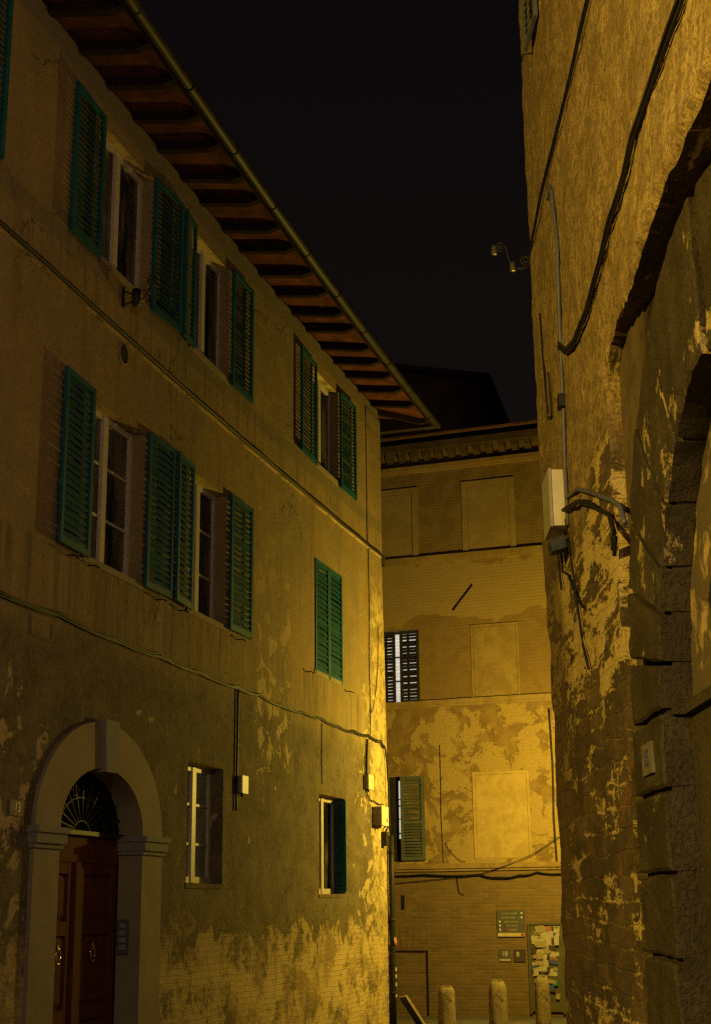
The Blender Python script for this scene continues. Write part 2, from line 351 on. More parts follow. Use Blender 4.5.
# ------------------------------------------------------------------ mesh builder
class MB:
    def __init__(s, mp=ID): s.v = []; s.f = []; s.mp = mp; s.smooth = []
    def add(s, pts, faces, smooth=False):
        o = len(s.v); s.v += [tuple(q) for q in pts]
        for f in faces: s.f.append([o+i for i in f]); s.smooth.append(smooth)
    def quad(s, a, b, c, d): s.add([a, b, c, d], [(0, 1, 2, 3)])
    def box(s, u0, u1, d0, d1, z0, z1, jit=0.):
        P = [(u, d, z) for z in (z0, z1) for d in (d0, d1) for u in (u0, u1)]
        if jit: P = [(a+random.uniform(-jit, jit), b+random.uniform(-jit, jit), c+random.uniform(-jit, jit)) for a, b, c in P]
        s.add(P, [(0, 1, 3, 2), (4, 6, 7, 5), (0, 4, 5, 1), (2, 3, 7, 6), (0, 2, 6, 4), (1, 5, 7, 3)]); return s
    def longbox(s, u0, u1, d0, d1, z0, z1, step=.5, wob=0.):
        n = max(1, int(abs(u1-u0)/step)); pts = []
        for i in range(n+1):
            u = u0+(u1-u0)*i/n; w = wob*noise.noise(Vector((u*2.1, z0, 3))); w2 = wob*noise.noise(Vector((u*2.7, z1, 9)))
            pts += [(u, d0, z0+w), (u, d1+w2, z0+w), (u, d1+w2, z1+w), (u, d0, z1+w)]
        fs = []
        for i in range(n):
            a, b = i*4, i*4+4
            for k in range(4): fs.append((a+k, b+k, b+(k+1) % 4, a+(k+1) % 4))
        fs += [(0, 1, 2, 3), (n*4+3, n*4+2, n*4+1, n*4)]
        s.add(pts, fs); return s
    def prism(s, poly, d0, d1, ax='d'):
        """polygon of (u,z) extruded in d (ax d), or (d,z) extruded in u (ax u), or (u,d) extruded in z"""
        k = len(poly)
        def q(a, b, e): return (a, e, b) if ax == 'd' else ((e, a, b) if ax == 'u' else (a, b, e))
        s.add([q(a, b, d0) for a, b in poly]+[q(a, b, d1) for a, b in poly],
              [tuple(range(k)), tuple(range(2*k-1, k-1, -1))]+[(i, k+i, k+(i+1) % k, (i+1) % k) for i in range(k)]); return s
    def tube(s, pts, rad, n=7, world=False):
        mp = ID if world else s.mp
        P = [Vector(mp(*q)) for q in pts]; rads = rad if isinstance(rad, list) else [rad]*len(P)
        ring = []; up_ = Vector((0, 0, 1))
        for i, q in enumerate(P):
            t = (P[min(i+1, len(P)-1)]-P[max(i-1, 0)]).normalized()
            a = t.cross(up_) if abs(t.z) < .9 else t.cross(Vector((0, 1, 0))); a.normalize(); b = t.cross(a)
            ring.append([q+(a*math.cos(2*math.pi*k/n)+b*math.sin(2*math.pi*k/n))*rads[i] for k in range(n)])
        fs = [(i*n+k, (i+1)*n+k, (i+1)*n+(k+1) % n, i*n+(k+1) % n) for i in range(len(P)-1) for k in range(n)]
        fs += [tuple(range(n-1, -1, -1)), tuple((len(P)-1)*n+k for k in range(n))]
        o = len(s.v); s.v += [('W', *w) for rg in ring for w in rg]
        for f in fs: s.f.append([o+i for i in f]); s.smooth.append(True)
        return s
    def lathe(s, prof, c=(0, 0, 0), n=20, smooth=True, jit=0.):
        pts = []
        for rr, z in prof:
            for k in range(n):
                a = 2*math.pi*k/n; j = 1+jit*noise.noise(Vector((math.cos(a)*2, math.sin(a)*2, z*5)))
                pts.append((c[0]+rr*j*math.cos(a), c[1]+rr*j*math.sin(a), c[2]+z))
        fs = [(i*n+k, i*n+(k+1) % n, (i+1)*n+(k+1) % n, (i+1)*n+k) for i in range(len(prof)-1) for k in range(n)]
        fs += [tuple(range(n-1, -1, -1)), tuple((len(prof)-1)*n+k for k in range(n))]
        s.add(pts, fs, smooth); return s
    def build(s, name, mat, parent=None, origin=None):
        org = Vector(parent.get('_o', (0, 0, 0))) if parent is not None else Vector(origin or (0, 0, 0))
        W = [Vector(q[1:]) if q[0] == 'W' else Vector(s.mp(*q)) for q in s.v]
        L = [Vector(q[1:]) if q[0] == 'W' else Vector(q) for q in s.v]
        me = bpy.data.meshes.new(name); me.from_pydata([w-org for w in W], [], s.f)
        uvl = me.uv_layers.new(name='UVMap')
        for pl in me.polygons:
            ps = [L[i] for i in pl.vertices]
            nn = Vector((0, 0, 0))
            for i in range(len(ps)): nn += ps[i].cross(ps[(i+1) % len(ps)])
            ax = max(range(3), key=lambda k: abs(nn[k]))
            for li, q in zip(pl.loop_indices, ps):
                uvl.data[li].uv = (q[1], q[2]) if ax == 0 else ((q[0], q[2]) if ax == 1 else (q[0], q[1]))
            pl.use_smooth = s.smooth[pl.index]
        me.materials.append(M[mat]); me.validate(); 
        import bmesh
        b = bmesh.new(); b.from_mesh(me); bmesh.ops.recalc_face_normals(b, faces=b.faces); b.to_mesh(me); b.free()
        o = bpy.data.objects.new(name, me); COL.objects.link(o)
        if parent is not None: o.parent = parent
        else: o.location = org
        o['_o'] = tuple(org)
        return o

def thing(name, label, cat, loc, group=None):
    o = bpy.data.objects.new(name, None); COL.objects.link(o); o.location = loc; o.empty_display_size = .2
    o['label'] = label; o['category'] = cat; o['_o'] = tuple(loc)
    if group: o['group'] = group
    return o
def tag(o, label, cat, group=None):
    o['label'] = label; o['category'] = cat
    if group: o['group'] = group
    return o

def facade(mb, u0, u1, z0, z1, holes, depth=.3, step=.45, topf=None, u_end=None):
    """one wall face with rectangular holes (u0,u1,z0,z1) and reveals; a hole may give a function for its top"""
    cuts = {u0, u1}
    for h in holes: cuts |= {h[0], h[1]}
    for h in holes:
        if len(h) > 4: cuts |= {h[0]+(h[1]-h[0])*i/24 for i in range(25)}
    c = sorted(cuts); full = [c[0]]
    for a, b in zip(c, c[1:]):
        n = max(1, int((b-a)/step)); full += [a+(b-a)*(i+1)/n for i in range(n)]
    zc = sorted({z0, z1} | {x for h in holes for x in h[2:4] if not (len(h) > 4)})
    for a, b in zip(full, full[1:]):
        m = (a+b)/2
        hs = sorted([h for h in holes if h[0] < m < h[1]], key=lambda h: h[2])
        za, zb = z0, z0
        for h in hs+[None]:
            if h is None: ta, tb = z1, z1
            else: ta = tb = h[2]
            if ta > za or tb > zb: mb.quad((a, 0, za), (b, 0, zb), (b, 0, tb), (a, 0, ta))
            if h is not None:
                if len(h) > 4: za, zb = h[4](a), h[4](b)
                else: za = zb = h[3]
                mb.quad((a, 0, za), (b, 0, zb), (b, -depth, zb), (a, -depth, za))
                if len(h) == 4: mb.quad((a, 0, h[2]), (b, 0, h[2]), (b, -depth, h[2]), (a, -depth, h[2]))
    for h in holes:
        for u in h[:2]:
            zt = h[4](u) if len(h) > 4 else h[3]
            mb.quad((u, 0, h[2]), (u, 0, zt), (u, -depth, zt), (u, -depth, h[2]))

# ================================================================== GROUND
def gz(y): return 0. if y < 8 else (-.03*(y-8) if y < 31 else -.69)
g = MB()
xs = [-400, -60, -12, -4, 0, 4, 12, 60, 400]; ys = [-400, -60, -10, 0, 8, 12, 16, 20, 24, 28, 31, 60, 400]
for a, b in zip(ys, ys[1:]):
    for c, d in zip(xs, xs[1:]): g.add([(c, a, gz(a)), (d, a, gz(a)), (d, b, gz(b)), (c, b, gz(b))], [(0, 1, 2, 3)])
go = g.build('street', 'paving'); go['kind'] = 'structure'

# ================================================================== GREEN SHUTTERED HOUSE (left side of the street)
US = -9.5     # front cut short here, unseen, so its end shields it from the second lamp
UC = 13.45                                    # far corner of the front
house = thing('stucco_house', 'long ochre stucco house with green louvred shutters, deep rafter eaves and arched doorway', 'house', HL(0, 0, 0))
ARC_C, ARC_A, ARC_B, SPR = 1.57, 1.03, .66, 2.33
def arch_in(u): return SPR+ARC_B*math.sqrt(max(0, 1-((u-ARC_C)/ARC_A)**2))
TOPW = [(-3.7, -2.22), (.88, 2.40), (3.80, 5.23), (9.23, 10.62)]
MIDW = [(-4., -2.6), (.90, 2.43), (3.90, 5.25), (9.28, 10.80)]
GND = [(4.03, 5.27, 1.82, 3.29), (9.48, 10.89, 1.70, 3.25)]
holes = [(a, b, 8.74, 10.40) for a, b in TOPW]+[(a, b, 5.20, 7.03) for a, b in MIDW]+GND+[(ARC_C-ARC_A-.05, ARC_C+ARC_A+.05, -.6, 3., lambda u: SPR+(ARC_B+.05)*math.sqrt(max(0, 1-((u-ARC_C)/(ARC_A+.05))**2)))]
w = MB(HL)
facade(w, US, 13.0, -1.5, 10.95, holes, .26)
# the far corner: battered and worn
NZ = 60
cu = lambda z: 13.42+.5*((10.95-z)/12.)+.035*noise.noise(Vector((z*1.7, 1, 4)))+.02*noise.noise(Vector((z*6, 3, 4)))
for i in range(NZ):
    za = -1.5+12.45*i/NZ; zb = -1.5+12.45*(i+1)/NZ
    for j in range(3):
        a = lambda z, k: 13.0+(cu(z)-13.0)*k/3
        dd = lambda z, k: .012*noise.noise(Vector((z*3, k*2., 7))) if k < 3 else -.03
        w.quad((a(za, j), dd(za, j) if j else 0, za), (a(za, j+1), dd(za, j+1), za), (a(zb, j+1), dd(zb, j+1), zb), (a(zb, j), dd(zb, j) if j else 0, zb))
    w.quad((cu(za), -.03, za), (13.5+.4*((10.95-za)/12.), -8., za), (13.5+.4*((10.95-zb)/12.), -8., zb), (cu(zb), -.03, zb))
w.quad((US, 0, -1.5), (US, -8, -1.5), (US, -8, 10.95), (US, 0, 10.95))
wall = w.build('wall', 'house_plaster', house)
# --- string course with its cable, flat band above the corner
s = MB(HL); s.longbox(US, 13.42, -.02, .045, 7.96, 8.03, .35, .012); s.build('string_course', 'house_plaster', house)
s = MB(HL); s.longbox(12.42, 13.38, -.02, .02, 8.05, 10.75, .3, .006); s.build('corner_strip', 'house_plaster', house)
# --- windows
def window(u0, u1, z0, z1, d, rows, pane='dark_glass', frame='window_paint', cols=2, sill=True, fw_=.075):
    f = MB(HL); t = .05
    f.box(u0, u0+fw_, d-t, d, z0, z1); f.box(u1-fw_, u1, d-t, d, z0, z1)
    f.box(u0+fw_, u1-fw_, d-t, d-.003, z1-fw_, z1); f.box(u0+fw_, u1-fw_, d-t, d-.003, z0, z0+fw_*1.2)
    m = (u0+u1)/2
    if cols == 2: f.box(m-.06, m+.06, d-t, d+.012, z0+.02, z1-.02)
    for k in range(1, rows):
        z = z0+(z1-z0)*k/rows
        f.box(u0+fw_, u1-fw_, d-t+.008, d-.012, z-.016, z+.016)
    fo = f.build('window', frame, house)
    g_ = MB(HL); g_.box(u0+.02, u1-.02, d-t-.02, d-t+.015, z0+.02, z1-.02); g_.build('pane', pane, fo)
    return fo
for a, b_ in TOPW[0:]: window(a, b_, 8.74, 10.40, -.12, 1)
for a, b_ in MIDW[:3]: window(a, b_, 5.20, 7.03, -.16, 3)
window(4.03, 5.27, 1.82, 3.29, -.17, 3, 'curtain')
window(9.48, 10.89, 1.70, 3.25, -.18, 1)
# --- sills
for a, b_, z in [(a, b_, 8.74) for a, b_ in TOPW]+[(a, b_, 5.20) for a, b_ in MIDW]:
    s = MB(HL); s.box(a-.04, b_+.04, -.24, .018, z-.07, z+.004); s.build('sill', 'grey_stone', house)
for a, b_, z, _ in GND:
    s = MB(HL); s.box(a-.02, b_+.02, -.24, .012, z-.05, z+.004, .006); s.build('sill', 'house_plaster', house)
# --- shutters (louvred leaves); hinge at u=h, leaf of width wd, opened by ang from the wall plane
def shutter(mp, parent, h, wd, z0, z1, side, d0=.045, ang=0., mat='green_shutter_paint', slats=26, gap=False, midrail=True, tilt=1.):
    ca, sa = math.cos(R_(ang)), math.sin(R_(ang))
    def lm(x, y, z):           # x along leaf from hinge, y thickness (outwards), z
        return mp(h+side*(x*ca-y*sa), d0+x*sa+y*ca, z)
    m = MB(lm); st = .065; th = .04; rs = random.Random(int(h*100)+int(z0*10)+side)
    m.box(0, st, 0, th, z0, z1); m.box(wd-st, wd, 0, th, z0, z1)
    m.box(st, wd-st, .002, th-.002, z1-st, z1); m.box(st, wd-st, .002, th-.002, z0, z0+st*1.2)
    za, zb = z0+st*1.2, z1-st
    zm = za+(zb-za)*.44
    spans = [(za, zb)]
    if midrail: m.box(st, wd-st, .002, th-.002, zm-st/2, zm+st/2); spans = [(za, zm-st/2), (zm+st/2, zb)]
    for a, b2 in spans:
        n = max(3, int(round(slats*(b2-a)/(zb-za)))); pitch = (b2-a)/n
        for i in range(n):
            z = a+pitch*(i+.5); k = pitch*(.34 if gap else .46)*tilt*rs.uniform(.86, 1.14); e = .004; z += rs.uniform(-.08, .08)*pitch
            m.add([(st, .006, z+k), (wd-st, .006, z+k), (wd-st, th-.006, z-k), (st, th-.006, z-k),
                   (st, .006, z+k+2*e), (wd-st, .006, z+k+2*e), (wd-st, th-.006, z-k+2*e), (st, th-.006, z-k+2*e)],
                  [(0, 1, 2, 3), (7, 6, 5, 4), (0, 4, 5, 1), (3, 2, 6, 7), (0, 3, 7, 4), (1, 5, 6, 2)])
    # UV wants metres along the leaf: the local coordinates already are
    return m.build('shutter', mat, parent)
def pair(a, b_, z0, z1, wl, wr, al=0, ar=0, n=27):
    for h, wd, side, ang in ((a, wl, -1, al), (b_, wr, 1, ar)):
        if wd: shutter(HL, house, h, wd, z0, z1, side, .04, ang, slats=n-3, midrail=False)
pair(-3.7, -2.22, 8.63, 10.45, .0, .78, 0, 2)
pair(.88, 2.38, 8.63, 10.43, .77, .80, 1, 4)
pair(3.78, 5.24, 8.65, 10.43, .50, .80, 7, 1)
pair(9.23, 10.62, 8.63, 10.43, .90, .90, 2, 1)
pair(-4., -2.6, 5.16, 7.05, .0, .76, 0, 2)
pair(.89, 2.42, 5.16, 7.06, .76, .75, 2, 2, 25)
pair(3.88, 5.27, 5.16, 7.06, .66, .84, 5, 1, 25)
for h, side in ((9.29, 1), (10.79, -1)):     # the closed pair
    shutter(HL, house, h, .748, 5.15, 7.06, side, -.02, 0, slats=20, midrail=False)
bk_ = MB(HL); bk_.box(9.29, 10.79, -.25, -.2, 5.2, 7.03); bk_.build('window', 'dark_glass', house)
shutter(HL, house, 10.80, .21, 1.74, 3.22, -1, -.16, 86, slats=20, midrail=False)   # leaf folded into the reveal
for u, z in ((8.80, 5.10), (11.0, 5.08), (1.0, 5.10), (2.9, 5.1), (5.7, 5.09), (3.6, 5.1), (.5, 5.1)):
    c = MB(HL); c.tube([(u, 0, z), (u, .10, z), (u, .12, z-.02), (u+.09, .12, z-.02)], .009, 6); c.build('shutter_catch', 'iron', house)
# --- door surround: pilasters, capitals, ring of the arch, keystone
for a, b_ in ((-.01, .54), (2.60, 3.17)):
    m = MB(HL); m.box(a, b_, -.24, .045, -.6, 2.12); m.build('pilaster', 'grey_stone', house)
    m = MB(HL); m.box(a-.03, b_+.03, -.24, .07, 2.12, 2.165); m.box(a-.05, b_+.05, -.24, .10, 2.165, 2.265); m.box(a-.07, b_+.07, -.24, .125, 2.265, 2.325)
    m.build('capital', 'capital_stone', house)
m = MB(HL); ring = []; NA = 48
for i in range(NA+1):
    t = math.pi*(1-i/NA); ring.append((ARC_C+ARC_A*math.cos(t), SPR+ARC_B*math.sin(t), ARC_C+1.575*math.cos(t), SPR+1.15*math.sin(t)))
pts = []
for ui, zi, uo, zo in ring: pts += [(ui, .045, zi), (uo, .045, zo), (uo, -.02, zo), (ui, -.25, zi)]
fs = []
for i in range(NA):
    a = i*4; fs += [(a, a+4, a+5, a+1), (a+1, a+5, a+6, a+2), (a+3, a+7, a+4, a)]
m.add(pts, fs); m.build('door_arch', 'grey_stone', house)
m = MB(HL); m.prism([(1.46, 2.95), (1.70, 2.95), (1.76, 3.50), (1.40, 3.50)], -.1, .10); m.build('keystone', 'capital_stone', house)
# --- door
door = MB(HL); dd0 = -.26
zt = 2.30
door.box(ARC_C-ARC_A, ARC_C+ARC_A, dd0-.06, dd0+.01, 2.02, zt)                       # transom
for a, b_ in ((ARC_C-ARC_A, ARC_C-.05), (ARC_C+.05, ARC_C+ARC_A)):
    door.box(a, b_, dd0-.06, dd0-.035, -.6, 2.02)
    for (s0, s1) in ((a, a+.16), (b_-.13, b_)): door.box(s0, s1, dd0-.04, dd0, -.6, 2.017)
    for (z0, z1) in ((-.6, -.2), (.42, .55), (1.28, 1.42), (1.90, 2.017)): door.box(a+.16, b_-.13, dd0-.04, dd0-.003, z0, z1)
    for (z0, z1) in ((.55, 1.28), (1.42, 1.90), (-.2, .42)):
        q0, q1 = a+.16, b_-.13; i_ = .07
        door.add([(q0+.02, dd0-.034, z0+.02), (q1-.02, dd0-.034, z0+.02), (q1-.02, dd0-.034, z1-.02), (q0+.02, dd0-.034, z1-.02),
                  (q0+i_, dd0-.012, z0+i_), (q1-i_, dd0-.012, z0+i_), (q1-i_, dd0-.012, z1-i_), (q0+i_, dd0-.012, z1-i_)],
                 [(4, 5, 6, 7), (0, 1, 5, 4), (1, 2, 6, 5), (2, 3, 7, 6), (3, 0, 4, 7)])
door.box(ARC_C-.05, ARC_C+.05, dd0-.05, dd0+.03, -.6, 2.02)
do = door.build('door', 'door_wood', house)
for u in (ARC_C-.42, ARC_C+.40):
    m = MB(HL); m.tube([(u+.05*math.cos(t), dd0+.035, 1.08+.075*math.sin(t)) for t in [i*math.pi/8 for i in range(17)]], .011, 6)
    m.box(u-.02, u+.02, dd0-.01, dd0+.035, 1.13, 1.19); m.build('door_knocker', 'brass', do)
# fanlight with iron rays
m = MB(HL)
for k in range(1, 12):
    t = math.pi*k/12
    m.tube([(ARC_C+.18*math.cos(t), -.22, SPR+.12*math.sin(t)), (ARC_C+ARC_A*.98*math.cos(t), -.22, SPR+ARC_B*.98*math.sin(t))], .012, 6)
for rr in (.18, .55, .8): m.tube([(ARC_C+ARC_A*rr*math.cos(t), -.22, SPR+ARC_B*rr*math.sin(t)) for t in [math.pi*i/20 for i in range(21)]], .011, 6)
for k in range(6):
    t = math.pi*(k+.5)/6; cu_, cz_ = ARC_C+ARC_A*.67*math.cos(t), SPR+ARC_B*.67*math.sin(t)
    m.tube([(cu_+.07*math.cos(s_), -.22, cz_+.06*math.sin(s_)) for s_ in [i*math.pi/5 for i in range(11)]], .009, 5)
m.box(ARC_C-ARC_A, ARC_C+ARC_A, -.25, -.19, 2.30, 2.345)
fl = m.build('fanlight_grille', 'iron', house)
m = MB(HL); m.prism([(ARC_C+ARC_A*math.cos(math.pi*i/24), SPR+ARC_B*math.sin(math.pi*i/24)) for i in range(25)], -.27, -.25); m.build('pane', 'fanlight_glass', fl)
# --- eaves: rafters, terracotta boards, fascia, gutter, roof
UE = 14.02
raf_u = [-3.0, -2.2, -1.3, -.5, .28, 1.02, 1.79, 2.59, 3.35, 4.1, 4.96, 5.68, 6.55, 7.34, 8.12, 8.87, 9.72, 10.49, 11.2, 12.02, 12.85]
ez = lambda d: 11.02-.15*d          # underside of the boards, falling outwards
def rafter(u, uo=None, do_=.885, d1=-.3):
    uo = u if uo is None else uo
    m = MB(HL); hw = .055; h = .125
    P = []
    for (uu, dd, hh) in ((u, d1, h), (uo, do_-.16, h), (uo, do_, h*.45)):
        P += [(uu-hw, dd, ez(dd)-hh), (uu+hw, dd, ez(dd)-hh), (uu+hw, dd, ez(dd)-.002), (uu-hw, dd, ez(dd)-.002)]
    F = [(0, 1, 2, 3), (11, 10, 9, 8)]
    for a in (0, 4):
        for k in range(4): F.append((a+k, a+4+k, a+4+(k+1) % 4, a+(k+1) % 4))
    m.add(P, F); return m.build('rafter', 'rafter_wood', house)
for u in raf_u: rafter(u+random.uniform(-.03, .03), u+random.uniform(-.05, .05), .885+random.uniform(-.05, .012))
rafter(13.2, 13.92, .87)
m = MB(HL)
for du in (-3.2, -1.4):                          # rafters of the gable side
    m = MB(HL); m.box(13.2, 13.95, du-.065, du+.065, 10.82, 10.94); m.build('rafter', 'rafter_wood', house)
m = MB(HL); nseg = 45; P = []
for i in range(nseg+1):
    u = US+(UE-US)*i/nseg
    for d, o in ((-.4, 0), (.90, 0), (.90, .03), (-.4, .03)): P.append((u, d, ez(d)+o))
F = [(i*4+k, i*4+4+k, i*4+4+(k+1) % 4, i*4+(k+1) % 4) for i in range(nseg) for k in range(4)]
m.add(P, F); m.box(13.0, UE, -8, -.41, 10.95, 10.98); m.build('eave_boards', 'terracotta', house)
m = MB(HL); m.longbox(US, UE+.03, .905, .925, 10.76, 10.90, .5); m.box(UE-.002, UE+.033, -8, .905, 10.76, 10.90); m.build('fascia', 'rafter_wood', house)
m = MB(HL); P = []; NG = 8
us = [US+(UE+.10-US)*i/60 for i in range(61)]
for u in us:
    for k in range(NG+1):
        t = math.pi*k/NG; P.append((u, 1.0-.075*math.cos(t), 10.825-.085*math.sin(t)+.012*noise.noise(Vector((u*.9, 2, 2)))))
    for k in range(NG, -1, -1):
        t = math.pi*k/NG; P.append((u, 1.0-.068*math.cos(t), 10.827-.078*math.sin(t)))
K = 2*(NG+1)
F = [(i*K+k, i*K+K+k, i*K+K+(k+1) % K, i*K+(k+1) % K) for i in range(60) for k in range(K)]
F += [tuple(range(K)), tuple(60*K+k for k in range(K-1, -1, -1))]
m.add(P, F, True)
P = [(UE+.10-.075*math.cos(math.pi*k/NG), 10.825-.085*math.sin(math.pi*k/NG)) for k in range(NG+1)]
ds = (1.075, -8.)
m.add([(a, d, z) for d in ds for a, z in P], [(k, k+1, NG+2+k, NG+1+k) for k in range(NG)]+[tuple(range(NG+1))])
gut = m.build('gutter', 'zinc', house)
for u in [x*1.55-8.2 for x in range(15)]:
    m = MB(HL); m.tube([(u, 1.0-.082*math.cos(t), 10.825-.092*math.sin(t)) for t in [math.pi*i/8 for i in range(9)]], .010, 5); m.build('gutter_strap', 'zinc', gut)
m = MB(HL); P = []; 
for i in range(nseg+1):
    u = US+(UE+.02-US)*i/nseg
    P += [(u, .97, 10.93), (u, -4.2, 12.3), (u, -4.2, 12.2), (u, .88, 10.905)]
m.add(P, F[:0]+[(i*4+k, i*4+4+k, i*4+4+(k+1) % 4, i*4+(k+1) % 4) for i in range(nseg) for k in range(4)]+[(nseg*4, nseg*4+1, nseg*4+2, nseg*4+3)])
m.add([(UE, -8.2, 10.985), (UE, -4.2, 12.3), (US, -4.2, 12.3), (US, -8.2, 10.985)], [(0, 1, 2, 3)])
m.build('roof', 'roof_tile', house)
# --- downpipe at the corner
m = MB(HL); m.tube([(13.52, .07, z) for z in (-.62, .2, 1., 1.8, 2.75)], .052, 10)
for z in (.0, 1.25, 2.45): m.tube([(13.52, .07, z-.02), (13.52, .07, z+.02)], .062, 10)
dp = m.build('downpipe', 'iron', house)
m = MB(HL); m.tube([(13.53, .115, .88), (13.53, .13, .88)], .075, 14); st_ = m.build('sticker', 'white_enamel', dp)
m = MB(HL); m.tube([(13.53, .125+.004*math.sin(t*0), .88) if 0 else (13.53+.062*math.cos(t), .132, .88+.062*math.sin(t)) for t in [i*math.pi/9 for i in range(19)]], .011, 5); m.build('sticker_ring', 'sign_red', st_)
for z in (.40, .28, .14, -.05):
    m = MB(HL); m.box(13.50, 13.57, .118, .124, z-.03, z+.03); m.build('sticker', 'white_enamel', dp)
# --- vent cover and pipe hole
m = MB(HL)
m.box(-.22, .26, 0, .014, 4.32, 4.35); m.box(-.22, .26, 0, .014, 4.14, 4.17); m.box(-.22, -.19, 0, .0142, 4.17, 4.32); m.box(.23, .26, 0, .0142, 4.17, 4.32); m.box(-.19, .23, 0, .005, 4.17, 4.32)
m.build('vent_cover', 'house_plaster', house)
m = MB(HL); n_ = 20
ri = [(1.72+.115*math.cos(2*math.pi*k/n_), .022, 7.80+.115*math.sin(2*math.pi*k/n_)) for k in range(n_)]
ro = [(1.72+.15*math.cos(2*math.pi*k/n_), .004, 7.80+.15*math.sin(2*math.pi*k/n_)) for k in range(n_)]
m.add(ri+ro, [(k, (k+1) % n_, n_+(k+1) % n_, n_+k) for k in range(n_)]); fl_ = m.build('flue_collar', 'house_plaster', house)
m = MB(HL); m.add([(a, .010, z) for a, d, z in ri], [tuple(range(n_))]); m.build('flue_mouth', 'iron', fl_)

# ---------------- things fixed on the house front
def cable(mp, pts, rad, name, label, mat='cable_rubber', sag=.0, strands=1, spread=.02, sub=6, jit=.006, parent=None, cat='cable', pieces=None):
    m = MB(mp)
    for k in range(strands):
        out = []
        ph = random.uniform(0, 50)
        for i in range(len(pts)-1):
            a, b_ = pts[i], pts[i+1]
            for j in range(sub):
                t = j/sub; q = [a[x]+(b_[x]-a[x])*t for x in range(3)]
                q[2] -= sag*4*t*(1-t)*(1+.3*k)
                q[0] += jit*noise.noise(Vector((q[0]*1.5, q[2]*1.5, ph))); q[2] += (jit+.008*k)*noise.noise(Vector((q[0]*1.1+5, q[2]*1.3, ph)))+spread*(k-(strands-1)/2); q[1] += rad*.8*(k % 2)
                out.append(tuple(q))
        out.append((pts[-1][0], pts[-1][1], pts[-1][2]+spread*(k-(strands-1)/2)))
        m.tube(out, rad, 6)
    o = m.build(name, mat, parent)
    if parent is None: tag(o, label, cat)
    return o
us_ = [-9.4, -7, -4, -2.3, -.9, .35, 1.84, 3.0, 4.3, 5.7, 6.61, 7.6, 8.6, 9.5, 10.5, 11.4, 12.3, 13.1]
cable(HL, [(u, .03, 4.43+.02*math.sin(u*2.2)) for u in us_]+[(13.34, .035, 4.34), (13.42, .04, 4.15), (13.46, .05, 3.7), (13.48, .06, 2.8)], .012, 'cable',
      'bundle of dark cables running along the ochre house above the doorway and down its corner', sag=.02, strands=3, spread=.017)
cable(HL, [(u, .065, 7.995) for u in us_]+[(13.40, .065, 7.97)], .022, 'cable', 'thick dark cable along the string course under the top floor windows', strands=1, jit=.02)
cable(HL, [(13.3, .06, 7.98), (13.5, .02, 7.86), (13.56, -.3, 7.84)], .018, 'cable', 'short cable loop bending round the house corner at the string course', strands=2)
cable(HL, [(5.72, .025, 4.40), (5.72, .025, 3.8), (5.71, .025, 3.2), (5.70, .025, 2.78)], .016, 'cable', 'straight cable dropping beside the small pale box between ground floor windows')
cable(HL, [(12.45, .02, 8.0), (12.47, .02, 6.9), (12.42, .02, 5.9), (12.46, .02, 5.0), (12.42, .025, 4.5)], .009, 'wire', 'thin wire running straight down the corner of the ochre house', cat='wire')
cable(HL, [(12.46, .02, 4.9), (12.75, .02, 5.15), (13.0, .02, 5.9), (13.05, .02, 6.6)], .008, 'wire', 'slack thin wire slanting across the house corner below the closed shutters level', cat='wire', sag=.08)
cable(HL, [(12.2, .03, 4.38), (12.14, .03, 4.0), (12.12, .03, 3.75)], .022, 'cable', 'dark cable dropping into the small box near the house corner')
cable(HL, [(12.12, .03, 3.5), (12.2, .03, 3.38), (12.6, .03, 3.32), (13.2, .03, 3.30)], .011, 'wire', 'wire looping from the small corner box to the larger box below', cat='wire', sag=.03)
cable(HL, [(9.62, .012, 4.38), (9.6, .012, 3.9), (9.62, .012, 3.4)], .008, 'wire', 'thin wire hanging above the ground floor window nearest the corner', cat='wire')
def wallbox(mp, u0, u1, d1, z0, z1, label, name='junction_box', mat='grey_plastic', lid='pale_plastic'):
    root = thing(name, label, 'electrical box', mp((u0+u1)/2, 0, z0))
    m = MB(mp); m.box(u0, u1, .002, d1, z0, z1); m.build('box_body', mat, root)
    m = MB(mp); m.box(u0-.008, u1+.008, d1-.015, d1+.012, z0-.008, z1+.008); m.build('lid', lid, root)
    m = MB(mp); m.tube([((u0+u1)/2, d1*.5, z0+.01), ((u0+u1)/2, d1*.5, z0-.05)], .02, 8); m.build('cable_gland', 'iron', root)
    return root
wallbox(HL, 5.78, 5.99, .075, 3.02, 3.24, 'small pale box beside the cable between the ground floor windows')
wallbox(HL, 12.02, 12.33, .09, 3.50, 3.74, 'smaller grey box above the white lidded box at the house corner')
bx = wallbox(HL, 12.55, 12.98, .17, 2.90, 3.22, 'larger dark box with bright white lid at the house corner', lid='white_enamel')
m = MB(HL); m.box(12.85, 12.92, .181, .184, 2.96, 3.02); m.build('warning_mark', 'sign_red', bx)
m = MB(HL); m.box(13.1, 13.28, .01, .10, 2.55, 2.80); m.tube([(13.2, .06, 2.8), (13.3, .08, 2.9), (13.44, .08, 2.95)], .02, 6)
tag(m.build('meter_box', 'iron'), 'small black meter box by the downpipe below the white lidded box', 'electrical box')
root = thing('intercom', 'brown intercom panel on the right jamb of the arched doorway', 'intercom', HL(2.60, -.16, 1.15))
m = MB(HL); m.box(2.575, 2.598, -.22, -.09, 1.05, 1.42); m.build('panel', 'sign_grey', root)
for i in range(4): m = MB(HL); m.box(2.568, 2.576, -.195, -.115, 1.10+.078*i, 1.15+.078*i); m.build('name_button', 'sign_text', root)
